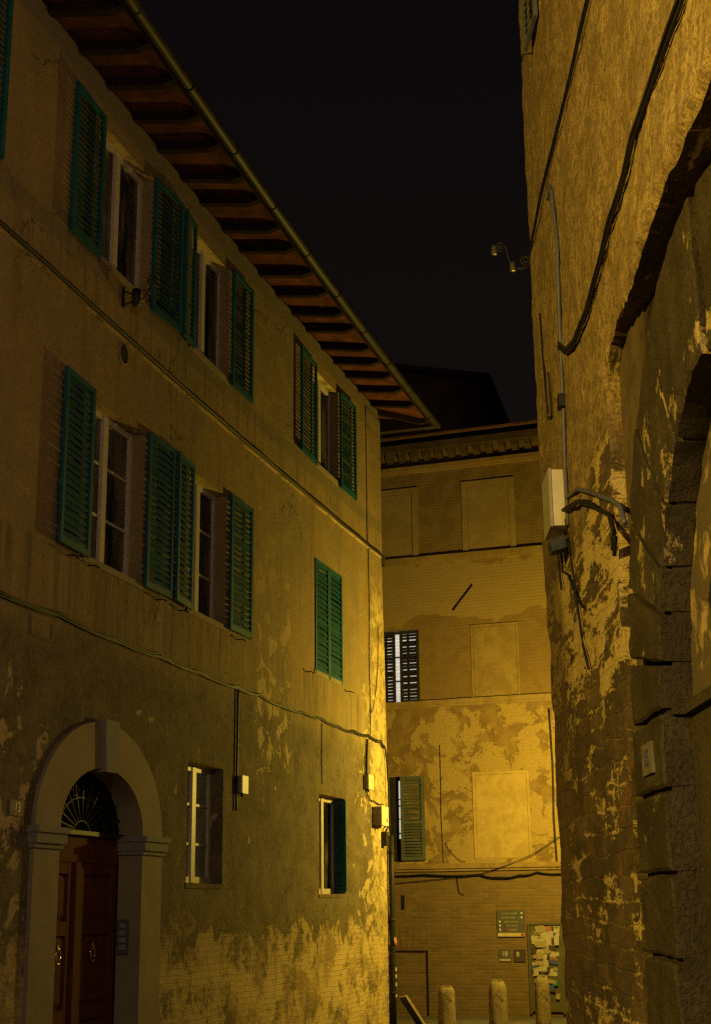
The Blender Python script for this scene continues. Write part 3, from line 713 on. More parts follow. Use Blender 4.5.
def text(name, s_, size, mp, u, d, z, mat, parent, mirror=False):
    cu_ = bpy.data.curves.new(name, 'FONT'); cu_.body = s_; cu_.size = size; cu_.extrude = .002; cu_.align_x = 'CENTER'; cu_.align_y = 'CENTER'
    tmp = bpy.data.objects.new(name, cu_); COL.objects.link(tmp); dg = bpy.context.evaluated_depsgraph_get()
    me = bpy.data.meshes.new_from_object(tmp.evaluated_get(dg)); bpy.data.objects.remove(tmp)
    org = Vector(parent['_o'])
    for v in me.vertices:
        x, y, zz = v.co; v.co = mp(u+(-x if mirror else x), d+zz, z+y)-org
    if not me.uv_layers: me.uv_layers.new(name='UVMap')
    me.materials.clear(); me.materials.append(M[mat]); o = bpy.data.objects.new(name, me); COL.objects.link(o); o.parent = parent; return o
root = thing('house_number', 'square pale number tile 13 on the wall left of the arched doorway', 'house number', HL(-.32, 0, 2.41))
m = MB(HL); m.box(-.45, -.20, .0, .014, 2.40, 2.545); m.build('tile', 'paper_cream', root)
text('numeral', '13', .13, HL, -.325, .016, 2.472, 'sign_grey', root)
# scrolled flag holder under the first top floor window
def spiral(c, r0, r1, a0, turns, n=26):
    return [(c[0]+(r0+(r1-r0)*i/n)*math.cos(a0+turns*2*math.pi*i/n), c[1], c[2]+(r0+(r1-r0)*i/n)*math.sin(a0+turns*2*math.pi*i/n)) for i in range(n+1)]
m = MB(HL); m.box(1.63, 1.66, .0, .03, 8.36, 8.62); m.tube([(1.645, .02, 8.39), (1.645, .28, 8.44), (1.645, .36, 8.58)], .011, 6)
MX = lambda a, b_, c: HL(1.645, a, c)
m.mp = HL
sc_ = [(1.645, q[0], q[2]) for q in spiral((.36, 0, 8.66), .075, .015, -math.pi/2, 1.4)]
m.tube(sc_, .010, 6); m.tube([(1.645, .02, 8.56), (1.645, .16, 8.50), (1.645, .30, 8.55)], .010, 6)
m.tube([(1.645, .18, 8.36), (1.645, .18, 8.56)], [.045, .055], 10)
tag(m.build('flag_holder', 'iron'), 'scrolled black iron bracket below the top floor window near the string course', 'bracket')

# ================================================================== PALAZZO CLOSING THE STREET
pal = thing('brick_palazzo', 'plastered brick palazzo closing the end of the street, with walled up windows and ledges', 'building', BK(1.5, 0, -.7))
w = MB(BK)
BH = [(-1.05, .135, 2.38, 4.14), (-1.05, .58, 5.68, 7.30)]
facade(w, -8, 12, -1.5, 11.5, BH, .24)
w.quad((12, 0, -1.5), (12, -9, -1.5), (12, -9, 11.5), (12, 0, 11.5)); w.quad((-8, 0, -1.5), (-8, -9, -1.5), (-8, -9, 11.5), (-8, 0, 11.5))
w.build('wall', 'palazzo_plaster', pal)
for z0, z1, d in ((10.90, 11.0, .10), (8.80, 8.91, .07), (5.63, 5.73, .07), (2.22, 2.32, .09)):
    m = MB(BK); m.longbox(-8, 12, -.05, d, z0, z1, .4, .008); m.longbox(-8, 12, -.05, d*.55, z0-.05, z0-.002, .4, .006); m.build('ledge', 'ledge_plaster', pal)
m = MB(BK); m.longbox(-8, 12, -.05, .26, 11.32, 11.48, 1.); m.longbox(-8, 12, -.05, .05, 11.0, 11.06, 1.)
co = m.build('cornice', 'old_cornice', pal)
for i in range(56):
    v = -4.4+.29*i
    if v > 6: break
    m = MB(BK); m.prism([(0, 11.1), (.06, 11.12), (.16, 11.2), (.19, 11.318), (0, 11.318)], v, v+.14, 'u'); m.build('bracket', 'old_cornice', co)
m = MB(BK); m.add([(-8, .62, 11.5), (12, .62, 11.5), (12, -4.5, 13.0), (-8, -4.5, 13.0), (-8, .62, 11.55), (12, .62, 11.55), (12, -4.5, 13.1), (-8, -4.5, 13.1)],
                  [(0, 1, 2, 3), (4, 5, 6, 7), (0, 1, 5, 4), (2, 3, 7, 6)])
m.add([(-8, -9.6, 11.5), (12, -9.6, 11.5), (12, -4.5, 13.05), (-8, -4.5, 13.05)], [(0, 1, 2, 3)]); m.build('roof', 'roof_tile', pal)
# walled up windows: raised surrounds and recessed panels
def blind(v0, v1, z0, z1, fr=True):
    m = MB(BK)
    if fr:
        m.box(v0-.13, v0, -.01, .030, z0, z1+.12); m.box(v1, v1+.13, -.01, .030, z0, z1+.12); m.box(v0, v1, -.01, .029, z1, z1+.12)
    else:
        m.box(v0-.05, v0, -.01, .022, z0, z1+.05); m.box(v1, v1+.05, -.01, .022, z0, z1+.05); m.box(v0, v1, -.01, .021, z1, z1+.05)
    m.box(v0+.012, v1-.012, -.01, .006, z0, z1-.012)
    m.build('blind_window', 'blind_plaster' if fr else ('pale_blind_plaster' if z0 < 4 else 'ledge_plaster'), pal)
blind(-.75, .50, 8.95, 10.40); blind(1.78, 2.72, 8.95, 10.40)
blind(1.81, 2.76, 5.74, 7.25, False); blind(1.75, 2.86, 2.42, 4.12, False)
for (a, b_, z0, z1) in BH:
    m = MB(BK); m.box(a, b_, -.30, -.28, z0, z1)
    lr = m.build('window', 'lit_room', pal)
    m = MB(BK)
    st_u = (a, -.27, b_-.05) + ((.24,) if z0 > 5 else ())
    for u in st_u: m.box(u, u+.05, -.24, -.2, z0, z1)
    for k in range(4): z = z0+(z1-z0-.04)*k/3; m.box(a+.05, -.27, -.235, -.205, z, z+.03); m.box(-.22, b_-.05, -.235, -.205, z, z+.03)
    m.build('window_frame', 'dark_shutter_paint', lr)
    if z0 > 5:
        m = MB(BK); m.box(a+.05, -.28, -.20, -.19, z0, z1); m.build('curtain', 'dark_shutter_paint', lr)
# upper window: two dark louvred leaves pushed almost shut, light between them
shutter(BK, pal, -.40, .44, 5.70, 7.28, 1, -.02, 0, 'dark_shutter_paint', 20, True, False, 1.22)
shutter(BK, pal, .585, .44, 5.70, 7.28, -1, -.02, 0, 'dark_shutter_paint', 20, True, False, 1.22)
m = MB(BK); m.box(-1.05, -.41, -.03, .0, 5.70, 7.28); m.build('shutter', 'dark_shutter_paint', pal)
# lower window: slate leaf opened flat, bright slit beside it
shutter(BK, pal, .64, .52, 2.40, 4.14, -1, .02, 3, 'slate_shutter_paint', 26, True, True, .8)
m = MB(BK); m.box(-1.05, -.02, -.06, -.02, 2.40, 4.14); m.build('shutter', 'dark_shutter_paint', pal)
m = MB(BK); m.box(-.02, .03, -.1, -.03, 2.40, 4.14); m.box(.095, .132, -.1, -.03, 2.40, 4.14); m.box(.03, .095, -.1, -.04, 2.40, 2.85); m.box(.03, .095, -.1, -.04, 4.06, 4.14)
m.box(.03, .095, -.08, -.05, 3.25, 3.27); m.box(.03, .095, -.08, -.05, 3.66, 3.68); m.build('window_stile', 'dark_shutter_paint', pal)
# bricked up doorway with flat arch
m = MB(BK); m.box(-.5, .60, -.01, .004, -.9, .56); m.build('blocked_doorway', 'palazzo_plaster', pal)
m = MB(BK); m.box(.60, .635, -.01, .022, -.9, .595); m.box(-.5, .60, -.01, .021, .56, .595); m.build('doorway_frame', 'rafter_wood', pal)
m = MB(BK)
for i in range(10):
    a0 = -.30+.12*i; k = (a0-.15)*.35
    m.prism([(a0, .63), (a0+.114, .63), (a0+.114+k, .98), (a0+k, .98)], -.01, .007+.003*(i % 2))
m.build('flat_arch', 'palazzo_plaster', pal)
m = MB(BK); m.box(.07, .15, -.01, .006, 1.40, 1.70); m.build('wall_slot', 'iron', pal)
m = MB(BK); m.tube([(1.84, .03, 8.18), (1.38, .03, 7.64)], .013, 6); tag(m.build('iron_rod', 'iron'), 'slanting iron rod high on the palazzo wall below its top ledge', 'rod')
cable(BK, [(1.01, .02, 4.77), (1.01, .02, 4.1), (1.0, .02, 3.3), (1.02, .015, 2.34)], .006, 'wire', 'thin straight wire running down the pale plaster beside the slate shutter', mat='zinc', cat='wire')
cable(BK, [(-.6, .05, 2.12), (.6, .05, 2.10), (1.8, .05, 2.09), (2.21, .06, 2.02), (2.64, .06, 2.06), (3.0, .05, 2.12), (3.6, .05, 2.09), (5, .05, 2.1)], .015, 'cable', 'thick sagging cable under the lowest ledge of the palazzo', strands=2, spread=.015, sag=.02)
cable(BK, [(-.2, .05, 1.93), (.8, .05, 2.0), (1.7, .05, 2.07), (2.4, .11, 2.26), (3.0, .11, 2.5), (3.5, .1, 2.8), (4, .05, 3.0)], .008, 'wire', 'thinner wire crossing the lowest ledge upward to the right', cat='wire')
cable(BK, [(1.3, .03, 2.06), (1.34, .03, 1.8), (1.36, .03, 1.72), (1.45, .03, 1.7)], .007, 'wire', 'short wire end hanging under the lowest ledge of the palazzo', cat='wire')
cable(BK, [(1.08, .03, 2.75), (1.25, .03, 2.5), (1.5, .03, 2.36)], .005, 'wire', 'short slack wire above the lowest ledge beside the slate shutter', cat='wire', sag=.05)
cable(BK, [(3.40, .05, 5.40), (3.42, .05, 4.6), (3.43, .05, 4.3), (3.40, .05, 3.2), (3.42, .05, 2.2)], .02, 'drainpipe', 'dark narrow pipe down the palazzo beside the arched stone building', mat='iron', cat='pipe')
# --- sign with rows of pointers
root = thing('direction_sign', 'grey wall sign with rows of small lettering and a yellow strip, on the brick', 'sign', BK(2.41, 0, .86))
m = MB(BK); m.box(2.13, 2.70, .004, .035, .86, 1.385); m.build('panel', 'sign_grey', root)
m = MB(BK); m.box(2.135, 2.695, .034, .040, .868, .935); m.build('footer_strip', 'sign_yellow', root)
m = MB(BK); m.box(2.15, 2.22, .040, .043, .878, .925); m.build('footer_mark', 'white_enamel', root)
m = MB(BK); m.box(2.62, 2.68, .040, .043, .878, .925); m.build('footer_mark', 'sign_red', root)
rows = [1.315, 1.235, 1.155, 1.075, .995]
for i, z in enumerate(rows):
    x = 2.64 if i < 2 else 2.185
    m = MB(BK); m.tube([(x, .034, z), (x, .038, z)], .024, 10); m.build('pictogram', 'white_enamel', root)
    m = MB(BK); uu = 2.28 if i > 1 else 2.22
    while uu < 2.56:
        l_ = random.uniform(.02, .07); m.box(uu, min(uu+l_, 2.58), .034, .037, z-.013, z+.013); uu += l_+.014
    m.build('lettering', 'sign_text', root)
for x, z, c in ((2.54, 1.235, 'sign_blue'), (2.29, 1.075, 'sign_blue'), (2.29, .995, 'sign_blue'), (2.345, .995, 'sign_red')):
    m = MB(BK); m.box(x-.022, x+.022, .037, .041, z-.022, z+.022); m.build('pictogram', c, root)
root = thing('small_plate', 'small dark plate with two pale digits above a white strip, below the grey sign', 'sign', BK(2.26, 0, .38))
m = MB(BK); m.box(2.14, 2.385, .004, .022, .385, .625); m.build('panel', 'sign_grey', root)
m = MB(BK); m.box(2.15, 2.375, .021, .026, .392, .432); m.build('white_strip', 'paper_white', root)
text('numeral', '18', .13, BK, 2.262, .024, .53, 'white_enamel', root)
root = thing('small_plate', 'small purplish plate with one pale digit, next to the poster board', 'sign', BK(2.57, 0, .38))
m = MB(BK); m.box(2.45, 2.69, .004, .024, .375, .62); m.build('panel', 'sign_purple', root)
text('numeral', '8', .13, BK, 2.535, .026, .52, 'white_enamel', root)
# --- poster board
root = thing('poster_board', 'tall grey board covered in torn paper posters beside the two small plates', 'notice board', BK(3.1, 0, -.6))
m = MB(BK); m.box(2.80, 3.42, .004, .03, -.52, 1.09); m.build('backboard', 'board_grey', root)
m = MB(BK); m.box(2.755, 2.80, .002, .055, -.6, 1.13); m.box(3.42, 3.465, .002, .055, -.6, 1.13); m.box(2.80, 3.42, .002, .054, 1.09, 1.13); m.box(2.80, 3.42, .002, .054, -.56, -.52); m.build('frame', 'board_grey', root)
rp = random.Random(5)
for i in range(92):
    zc = rp.uniform(.16, 1.03) if i < 82 else rp.uniform(-.35, .12); vc = rp.uniform(2.85, 3.30) if zc < .9 else rp.uniform(2.85, 3.37)
    if i >= 82: vc = rp.uniform(2.95, 3.36)
    wd, ht = rp.uniform(.07, .19), rp.uniform(.05, .15); d = .031+.0006*i; a = rp.uniform(-.12, .12)
    q = []
    for sx, sz in ((-1, -1), (0, -1.05), (1, -1), (1.03, .2), (1, 1), (-.2, .96), (-1, 1), (-1.02, 0)):
        x, z = sx*wd/2+rp.uniform(-.008, .008), sz*ht/2+rp.uniform(-.008, .008); q.append((min(3.415, max(2.805, vc+x*math.cos(a)-z*math.sin(a))), zc+x*math.sin(a)+z*math.cos(a)))
    m = MB(BK); m.prism(q, d, d+.0015)
    k = rp.random(); m.build('poster', 'paper_white' if k < .46 else 'paper_cream' if k < .74 else 'paper_dark' if k < .87 else 'paper_pink' if k < .93 else 'paper_blue' if k < .98 else 'paper_green', root)
for (v0, v1, z0, z1, c) in ((3.30, 3.40, .70, 1.02, 'paper_white'), (3.29, 3.385, .76, .94, 'paper_blue'), (2.93, 3.14, .66, .78, 'paper_cream'), (3.15, 3.25, .98, 1.06, 'paper_pink')):
    d = .089+.001*v0; m = MB(BK); m.box(v0, v1, d, d+.002, z0, z1, .004); m.build('poster', c, root)
m = MB(BK); m.box(3.47, 3.51, .02, .06, .9, 1.45); m.tube([(3.49, .06, 1.3), (3.49, .10, 1.2)], .03, 8)
tag(m.build('lock_box', 'grey_conduit'), 'narrow metal fitting on the brick at the right edge of the poster board', 'fitting')

# --- bollards
def bollard_at(x, y, top, rad, label):
    z0 = gz(y); m = MB(lambda a, b_, c: Vector((x+a, y+b_, z0+c))); h = top-z0
    m.lathe([(rad*1.03, -.1), (rad*1.03, .05), (rad, .2), (rad*.97, h*.6), (rad*.95, h*.80), (rad*.88, h*.88), (rad*.70, h*.95), (rad*.40, h*.99), (.01, h)], (0, 0, 0), 22, True, .12)
    return tag(m.build('bollard', 'bollard_stone', None, (x, y, z0)), label, 'bollard', 'stone bollards before the palazzo')
bollard_at(1.54, 27., .12, .155, 'round topped stone bollard nearest the ochre house corner')
bollard_at(2.46, 27., .21, .165, 'tallest looking stone bollard, middle of the three under the wall sign')
bollard_at(3.26, 27., .27, .135, 'slimmer stone bollard standing in front of the poster board')
# --- leaning board at the house corner
root = thing('leaning_board', 'narrow dark board with pale edge leaning against the house corner by the downpipe', 'board', (.95, 27.15, gz(27.15)))
A_, B_ = Vector((.70, 27.2, -.085)), Vector((1.02, 27.12, gz(27.12)))
ax_ = (B_-A_); ln = ax_.length; ax_.normalize(); wd_ = Vector((.35, -.9, .12)).normalized(); nn_ = ax_.cross(wd_).normalized()
LB = lambda a, b_, c: A_+ax_*a+wd_*b_+nn_*c
m = MB(LB); m.box(.02, ln-.02, .02, .30, -.012, .012); m.build('panel', 'slate_black', root)
m = MB(LB); m.box(0, ln, -.003, .02, -.02, .02); m.box(0, ln, .30, .323, -.02, .02); m.box(0, .022, .02, .30, -.019, .019); m.box(ln-.022, ln, .02, .30, -.019, .019); m.build('edge_frame', 'paper_cream', root)

# ================================================================== HOUSE RISING BEHIND THE PALAZZO
far = thing('tall_house', 'dark tall house with overhanging roof rising behind the palazzo against the night sky', 'house', (2.5, 48, 0))
C0 = Vector((4.95, 49.)); A0 = Vector((math.sin(R_(73)), math.cos(R_(73)))); B0 = Vector((math.sin(R_(13)), math.cos(R_(13))))
FM = lambda a, b_, z: Vector(((C0+A0*a+B0*b_).x, (C0+A0*a+B0*b_).y, z))
ZE = 19.95
m = MB(FM); m.box(-12, -.55, .55, 9, -1, ZE); m.build('wall', 'far_plaster', far)
m = MB(FM); m.add([(-12.5, 0, ZE), (0, 0, ZE), (0, 9.5, ZE), (-12.5, 9.5, ZE), (-12.5, 0, ZE+.16), (0, 0, ZE+.16), (0, 9.5, ZE+.16), (-12.5, 9.5, ZE+.16), (-9, 4.7, ZE+1.2), (-4, 4.7, ZE+1.2)],
                  [(0, 1, 2, 3), (0, 1, 5, 4), (1, 2, 6, 5), (2, 3, 7, 6), (3, 0, 4, 7), (4, 5, 9, 8), (5, 6, 9), (6, 7, 8, 9), (7, 4, 8)]); m.build('roof', 'roof_tile', far)

# ================================================================== STONE BUILDING WITH THE ARCH (right side of the street)
sb = thing('arched_building', 'rough coated old building with a big stone archway, close on the right', 'building', RW(9, 0, 0))
AC, AR, AZ, RO = 7.22, 1.72, 2.73, 2.68
def arch_r(y): return AZ+math.sqrt(max(0, AR**2-(y-AC)**2))
YE = 15.22
WA, WB, WZ = 12.2, 13.05, 10.55
w = MB(lambda u, d, z: RW(u, d-.06, z))
ends = lambda z: YE+.03*noise.noise(Vector((z*1.3, 2, 2)))
facade(w, -14, YE-.12, -1.5, 14., [(AC-AR-.06, AC+AR+.06, -1.5, 5, lambda y: AZ+math.sqrt(max(0, (AR+.06)**2-(y-AC)**2))), (WA, WB, WZ, 12.7)], .2, .3)
w.quad((YE-.12, 0, -1.5), (YE-.12, -11, -1.5), (YE-.12, -11, 14), (YE-.12, 0, 14)); w.quad((-14, 0, -1.5), (-14, -11, -1.5), (-14, -11, 14), (-14, 0, 14))
w.quad((-14, 0, 14), (YE-.12, 0, 14), (YE-.12, -11, 14), (-14, -11, 14))
w.build('wall', 'shade_tinted_masonry', sb)
# the thick rough coat in front of it, broken away round the arch
EDGE = [(-14, 5.6), (3., 5.2), (5.0, 5.24), (5.86, 5.34), (6.58, 5.40), (7.27, 5.47), (7.92, 5.42), (8.6, 5.47), (8.96, 5.50), (9.6, 5.62), (10.0, 5.60), (10.28, 5.45)]
def bulge(y, z):
    b = .15 if y < 8 else max(0., .15*(1-(y-8)/1.8))
    return b*math.exp(-max(0., z-5.4)/1.2)
def edge(y):
    e = EDGE[0][1]
    for (a, za), (b_, zb) in zip(EDGE, EDGE[1:]):
        if a <= y <= b_: e = za+(zb-za)*(y-a)/(b_-a)
    return e+.03*noise.noise(Vector((y*3.1, 0, 5)))+.014*noise.noise(Vector((y*7, 1, 5)))
def coat_d(y, z):
    v = Vector((y, z, 0))
    h = .05+bulge(y, z)+.018*noise.noise(v*1.1)+.014*noise.noise(v*3.1+Vector((3, 1, 0)))+.010*noise.noise(v*8+Vector((1, 7, 0)))
    if z < 5.: h -= .02*max(0, min(1, (5-z)))+.018*noise.noise(v*2.2+Vector((9, 2, 4)))*min(1, 5-z)
    t = max(0, y-(YE-.35))/.35
    h -= .10*t*t*(1+.6*noise.noise(Vector((1, z*2.3, 3))))
    return h
def coat(y0, y1, z0, z1, st, sz, mb, end=False, warp=False):
    ny, nz = int((y1-y0)/st), int((z1-z0)/sz)
    P = {}
    rj = {i: random.uniform(-.007, .007) for i in range(ny+1)}
    def vid(i, j):
        if (i, j) not in P:
            y = y0+(y1-y0)*i/ny; zl = edge(y)+rj[i] if warp else z0
            z = zl+(z1-zl)*j/nz
            d = coat_d(y, z)*(.75 if warp and j == 0 else 1); yy = y
            if end and i == ny: yy = y+.035*noise.noise(Vector((z*2.1, 2, 8)))+.02*noise.noise(Vector((z*7, 2, 8)))
            P[(i, j)] = len(mb.v); mb.v.append((yy, d, z))
        return P[(i, j)]
    used = set()
    for i in range(ny):
        y = y0+(y1-y0)*(i+.5)/ny
        for j in range(nz):
            z = z0+(z1-z0)*(j+.5)/nz
            if WA < y < WB and WZ < z < 12.7: continue
            used.add((i, j)); mb.f.append([vid(i, j), vid(i+1, j), vid(i+1, j+1), vid(i, j+1)]); mb.smooth.append(True)
    # skirts down to the masonry along every open border
    for (i, j) in list(used):
        for di, dj, a, b_ in ((-1, 0, (0, 0), (0, 1)), (1, 0, (1, 0), (1, 1)), (0, -1, (0, 0), (1, 0)), (0, 1, (0, 1), (1, 1))):
            if (i+di, j+dj) not in used:
                A1, B1 = mb.v[vid(i+a[0], j+a[1])], mb.v[vid(i+b_[0], j+b_[1])]
                dep = -.13 if (end and i+di == ny) else -.065
                mb.quad(A1, B1, (B1[0], dep, B1[2]), (A1[0], dep, A1[2]))
cm = MB(RW); coat(5.0, 10.28, 5.2, 12.9, .05, .065, cm, False, True); coat(10.28, YE, -.6, 12.9, .065, .065, cm, True)
coat(-14, 5.0, 5.6, 14., .5, .4, cm, False, True); coat(5.0, YE, 12.9, 14., .5, .4, cm)
cm.build('rough_coat', 'rough_coat', sb)
# rusticated jamb blocks and voussoirs of the arch
JN, JF = AC+AR+.02, AC+RO+.14
def block_prism(poly, name, d1=.05):
    """polygon in (y,z): chamfered block"""
    cx = sum(a for a, _ in poly)/len(poly); cz = sum(b_ for _, b_ in poly)/len(poly); k = len(poly); ch = .02
    ins = [(a+(cx-a)*ch/max(.05, abs(cx-a))*min(1, abs(cx-a)/.05), z+(cz-z)*ch/max(.05, abs(cz-z))*min(1, abs(cz-z)/.05)) for a, z in poly]
    m = MB(RW)
    m.add([(a, -.17, z) for a, z in poly]+[(a, d1-.015, z) for a, z in poly]+[(a+random.uniform(-.004, .004), d1+random.uniform(-.006, .006), z) for a, z in ins],
          [tuple(range(k))]+[(i, k+i, k+(i+1) % k, (i+1) % k) for i in range(k)]+[(k+i, 2*k+i, 2*k+(i+1) % k, k+(i+1) % k) for i in range(k)]+[tuple(2*k+i for i in range(k))])
    o = m.build(name, 'dressed_stone', sb)
    import bmesh
    b = bmesh.new(); b.from_mesh(o.data)
    for _ in range(3):
        bmesh.ops.subdivide_edges(b, edges=[e for e in b.edges if e.calc_length() > .07], cuts=1, use_grid_fill=True)
    bmesh.ops.triangulate(b, faces=[f for f in b.faces if len(f.verts) > 4])
    for v in b.verts:
        q = v.co+o.location+sb.location
        v.co.x += .012*noise.noise(q*3.1)+.010*noise.noise(q*9+Vector((5, 0, 0)))
        v.co.y += .010*noise.noise(q*4+Vector((0, 9, 0))); v.co.z += .012*noise.noise(q*5+Vector((0, 0, 7)))
    b.to_mesh(o.data); b.free()
zj = [-.9, -.35, .22, .72, 1.23, 1.74, 2.25, 2.73]
for i, (a, b_) in enumerate(zip(zj, zj[1:])):
    g_ = .018
    for y0, y1 in ((JN, JF-.10*(i % 2)*0), (AC-AR-1.1, AC-AR)):
        block_prism([(y0, a+g_), (y1, a+g_), (y1, b_-g_), (y0, b_-g_)], 'jamb_block')
angs = [0, 9.5, 20, 30, 44, 60, 88.5, 108, 124, 140, 155, 170, 180]
for a, b_ in zip(angs, angs[1:]):
    n = 5; ga = .5; A_i = [R_(a+ga+(b_-a-2*ga)*i/n) for i in range(n+1)]
    ro = lambda t: RO+.16*max(0, math.sin(2*t))**2*(math.cos(t) > 0)+.08*max(0, math.cos(t))**4
    poly = [(AC+AR*math.cos(t), AZ+AR*math.sin(t)) for t in A_i]+[(AC+ro(t)*math.cos(t), AZ+ro(t)*math.sin(t)) for t in reversed(A_i)]
    block_prism(poly, 'voussoir', .05-.022*min(1, a/45.) if a < 80 else -.005)
m = MB(RW)      # bed behind the open joints
m.add([(AC+q*math.cos(R_(t)), -.045, AZ+q*math.sin(R_(t))) for t in range(0, 181, 6) for q in (AR+.01, RO)], [(2*i, 2*i+1, 2*i+3, 2*i+2) for i in range(30)])
m.add([(AC+(AR+.01)*math.cos(R_(t)), q, AZ+(AR+.01)*math.sin(R_(t))) for t in range(0, 181, 6) for q in (-.25, -.045)], [(2*i, 2*i+1, 2*i+3, 2*i+2) for i in range(30)])
m.box(JN+.005, JF-.01, -.25, -.0, -1, AZ-.002); m.box(JN-.03, JN+.4, -.19, -.02, AZ-.03, AZ+.02); m.build('joint_bed', 'dressed_stone', sb)
# infill of the arch: rough upper part, plainer lower part with a coping line
m = MB(RW); ny, nz = 60, 34; P = []
for j in range(nz+1):
    for i in range(ny+1):
        y = AC-AR-.02+(2*AR+.25)*i/ny; z = 2.74+1.9*j/nz
        P.append((y, -.165+.02*noise.noise(Vector((y*2.2, z*2.2, 1)))+.012*noise.noise(Vector((y*7, z*7, 1))), z))
m.add(P, [(j*(ny+1)+i, j*(ny+1)+i+1, (j+1)*(ny+1)+i+1, (j+1)*(ny+1)+i) for j in range(nz) for i in range(ny)], True)
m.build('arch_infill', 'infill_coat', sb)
m = MB(RW); m.longbox(AC-AR-.02, AC+AR+.25, -.24, -.145, -1.2, 2.70, .6); m.longbox(AC-AR-.02, AC+AR-.01, -.2, -.10, 2.70, 2.77, .6); m.build('lower_infill', 'dressed_stone', sb)
for y, z in ((7.9, 3.23), (7.75, 2.94)):
    m = MB(RW); m.prism([(y-.13, z), (y, z-.13), (y+.13, z), (y, z+.13)], -.17, -.09)
    m.build('dark_diamond', 'iron', sb)  # dark diamonds standing in for ends of block joints
# window high at the far end with a grey leaf
m = MB(RW); m.box(WA-.1, WB+.1, -.24, -.2, WZ-.1, 12.75); m.build('window', 'dark_glass', sb)
shutter(RW, sb, WB+.02, .66, WZ-.04, 12.7, 1, .065, 4, 'slate_shutter_paint', 24, False, False)
m = MB(RW); m.tube([(13.75, .05, 10.5), (13.77, .16, 10.5), (13.9, .16, 10.5)], .01, 6); m.build('shutter_catch', 'iron', sb)

# things on its wall
def on(y, z, e=.0): return (y, coat_d(y, z)+e, z)
cable(RW, [on(y, z, .03) for y, z in ((3., 8.0), (6, 8.2), (8, 8.33), (9.82, 8.43), (11.59, 8.52), (13.32, 8.57), (14.46, 8.62), (15.1, 8.66))], .010, 'cable', 'upper dark cable slanting up the rough wall to the insulator bracket', strands=2, spread=.03, jit=.01)
cable(RW, [on(y, z, .03) for y, z in ((4., 6.2), (5.5, 6.15), (6.54, 6.14), (7.2, 6.19), (7.99, 6.19), (8.63, 6.22), (9.35, 6.28), (9.98, 6.27), (10.85, 6.24), (11.68, 6.29), (12.1, 6.38), (12.58, 6.62))], .013, 'cable', 'thick bundled cable above the stone archway joining the vertical conduit', strands=3, spread=.03, jit=.02)
cable(RW, [on(y, z, .018) for y, z in ((12.9, 8.30), (12.72, 8.36), (12.62, 8.25), (12.48, 7.64), (12.56, 6.77), (12.66, 6.0), (12.71, 5.44), (12.68, 5.10), (12.7, 4.9))], .02, 'conduit', 'grey vertical conduit down the rough wall beside the big meter cabinet', mat='grey_conduit', cat='conduit', jit=.004)
m = MB(RW); m.box(12.56, 12.72, .03, .11, 6.02, 6.14); tag(m.build('conduit_joint', 'iron'), 'small black joint box on the vertical conduit above the meter cabinet', 'electrical box')
cable(RW, [on(y, z, .02) for y, z in ((12.73, 5.18), (11.9, 5.02), (11.37, 4.84), (10.6, 4.58), (10.28, 4.46), (9.95, 4.32), (9.75, 4.15))], .02, 'conduit', 'grey conduit bending sideways from the meter cabinet toward the arch stones', mat='grey_conduit', cat='conduit', jit=.01)
cable(RW, [on(y, z, .04) for y, z in ((12.7, 5.05), (11.8, 4.88), (11.2, 4.70), (10.6, 4.48), (10.3, 4.36), (10.1, 4.15), (10.25, 4.05))], .016, 'cable', 'loose dark cable sagging under the sideways grey conduit', strands=2, spread=.03, jit=.03)
for k, (pts, lb) in enumerate(((((13.3, 4.9), (13.2, 4.6), (12.86, 4.48), (12.5, 4.25), (12.0, 4.0)), 'loose wire drooping below the meter cabinet toward the arch'),
               (((12.75, 5.0), (12.55, 4.53), (12.45, 4.23), (12.2, 3.7), (11.9, 3.45)), 'longest loose wire hanging down the wall under the vertical conduit'),
               (((13.5, 4.85), (13.45, 4.6), (13.4, 4.45)), 'shortest loose wire end hanging straight under the meter cabinet'))):
    cable(RW, [on(y, z, .03) for y, z in pts], .012, 'wire', lb, cat='wire', jit=.04)
cable(RW, [on(y, z, .02) for y, z in ((14.1, 7.6), (13.95, 6.9), (13.8, 6.3), (13.55, 6.25), (13.5, 6.7))], .010, 'wire', 'slack wire loop on the rough wall left of the vertical conduit', cat='wire', jit=.03)
root = thing('meter_cabinet', 'big pale meter cabinet fixed on the rough wall beside the vertical conduit', 'electrical box', RW(13.4, 0, 5.1))
m = MB(RW); m.box(12.80, 13.34, .0, .19, 4.93, 5.47); m.build('cabinet_body', 'pale_plastic', root)
m = MB(RW); m.box(12.79, 13.35, .19, .215, 4.92, 5.48); m.build('cabinet_door', 'grey_plastic', root)
m = MB(RW); m.box(12.772, 12.798, .02, .028, 4.92, 5.46); m.box(12.772, 12.798, .05, .058, 4.92, 5.46); m.build('edge_rib', 'grey_plastic', root)
m = MB(RW); m.prism([(.06, 4.74), (.20, 4.70), (.225, 4.80), (.09, 4.86)], 12.86, 13.08, 'u'); m.box(12.92, 13.02, .0, .08, 4.76, 4.83)
tag(m.build('floodlight', 'slate_black'), 'small dark floodlight housing mounted just under the meter cabinet', 'lamp')
root = thing('house_number', 'pale number tile with blue numeral on the arch jamb stones', 'house number', RW(9.42, .07, 2.40))
m = MB(RW); m.box(9.24, 9.60, .04, .068, 2.37, 2.57); m.build('tile', 'worn_tile', root)
text('numeral', '15', .16, RW, 9.42, .070, 2.47, 'ink_blue', root, True)
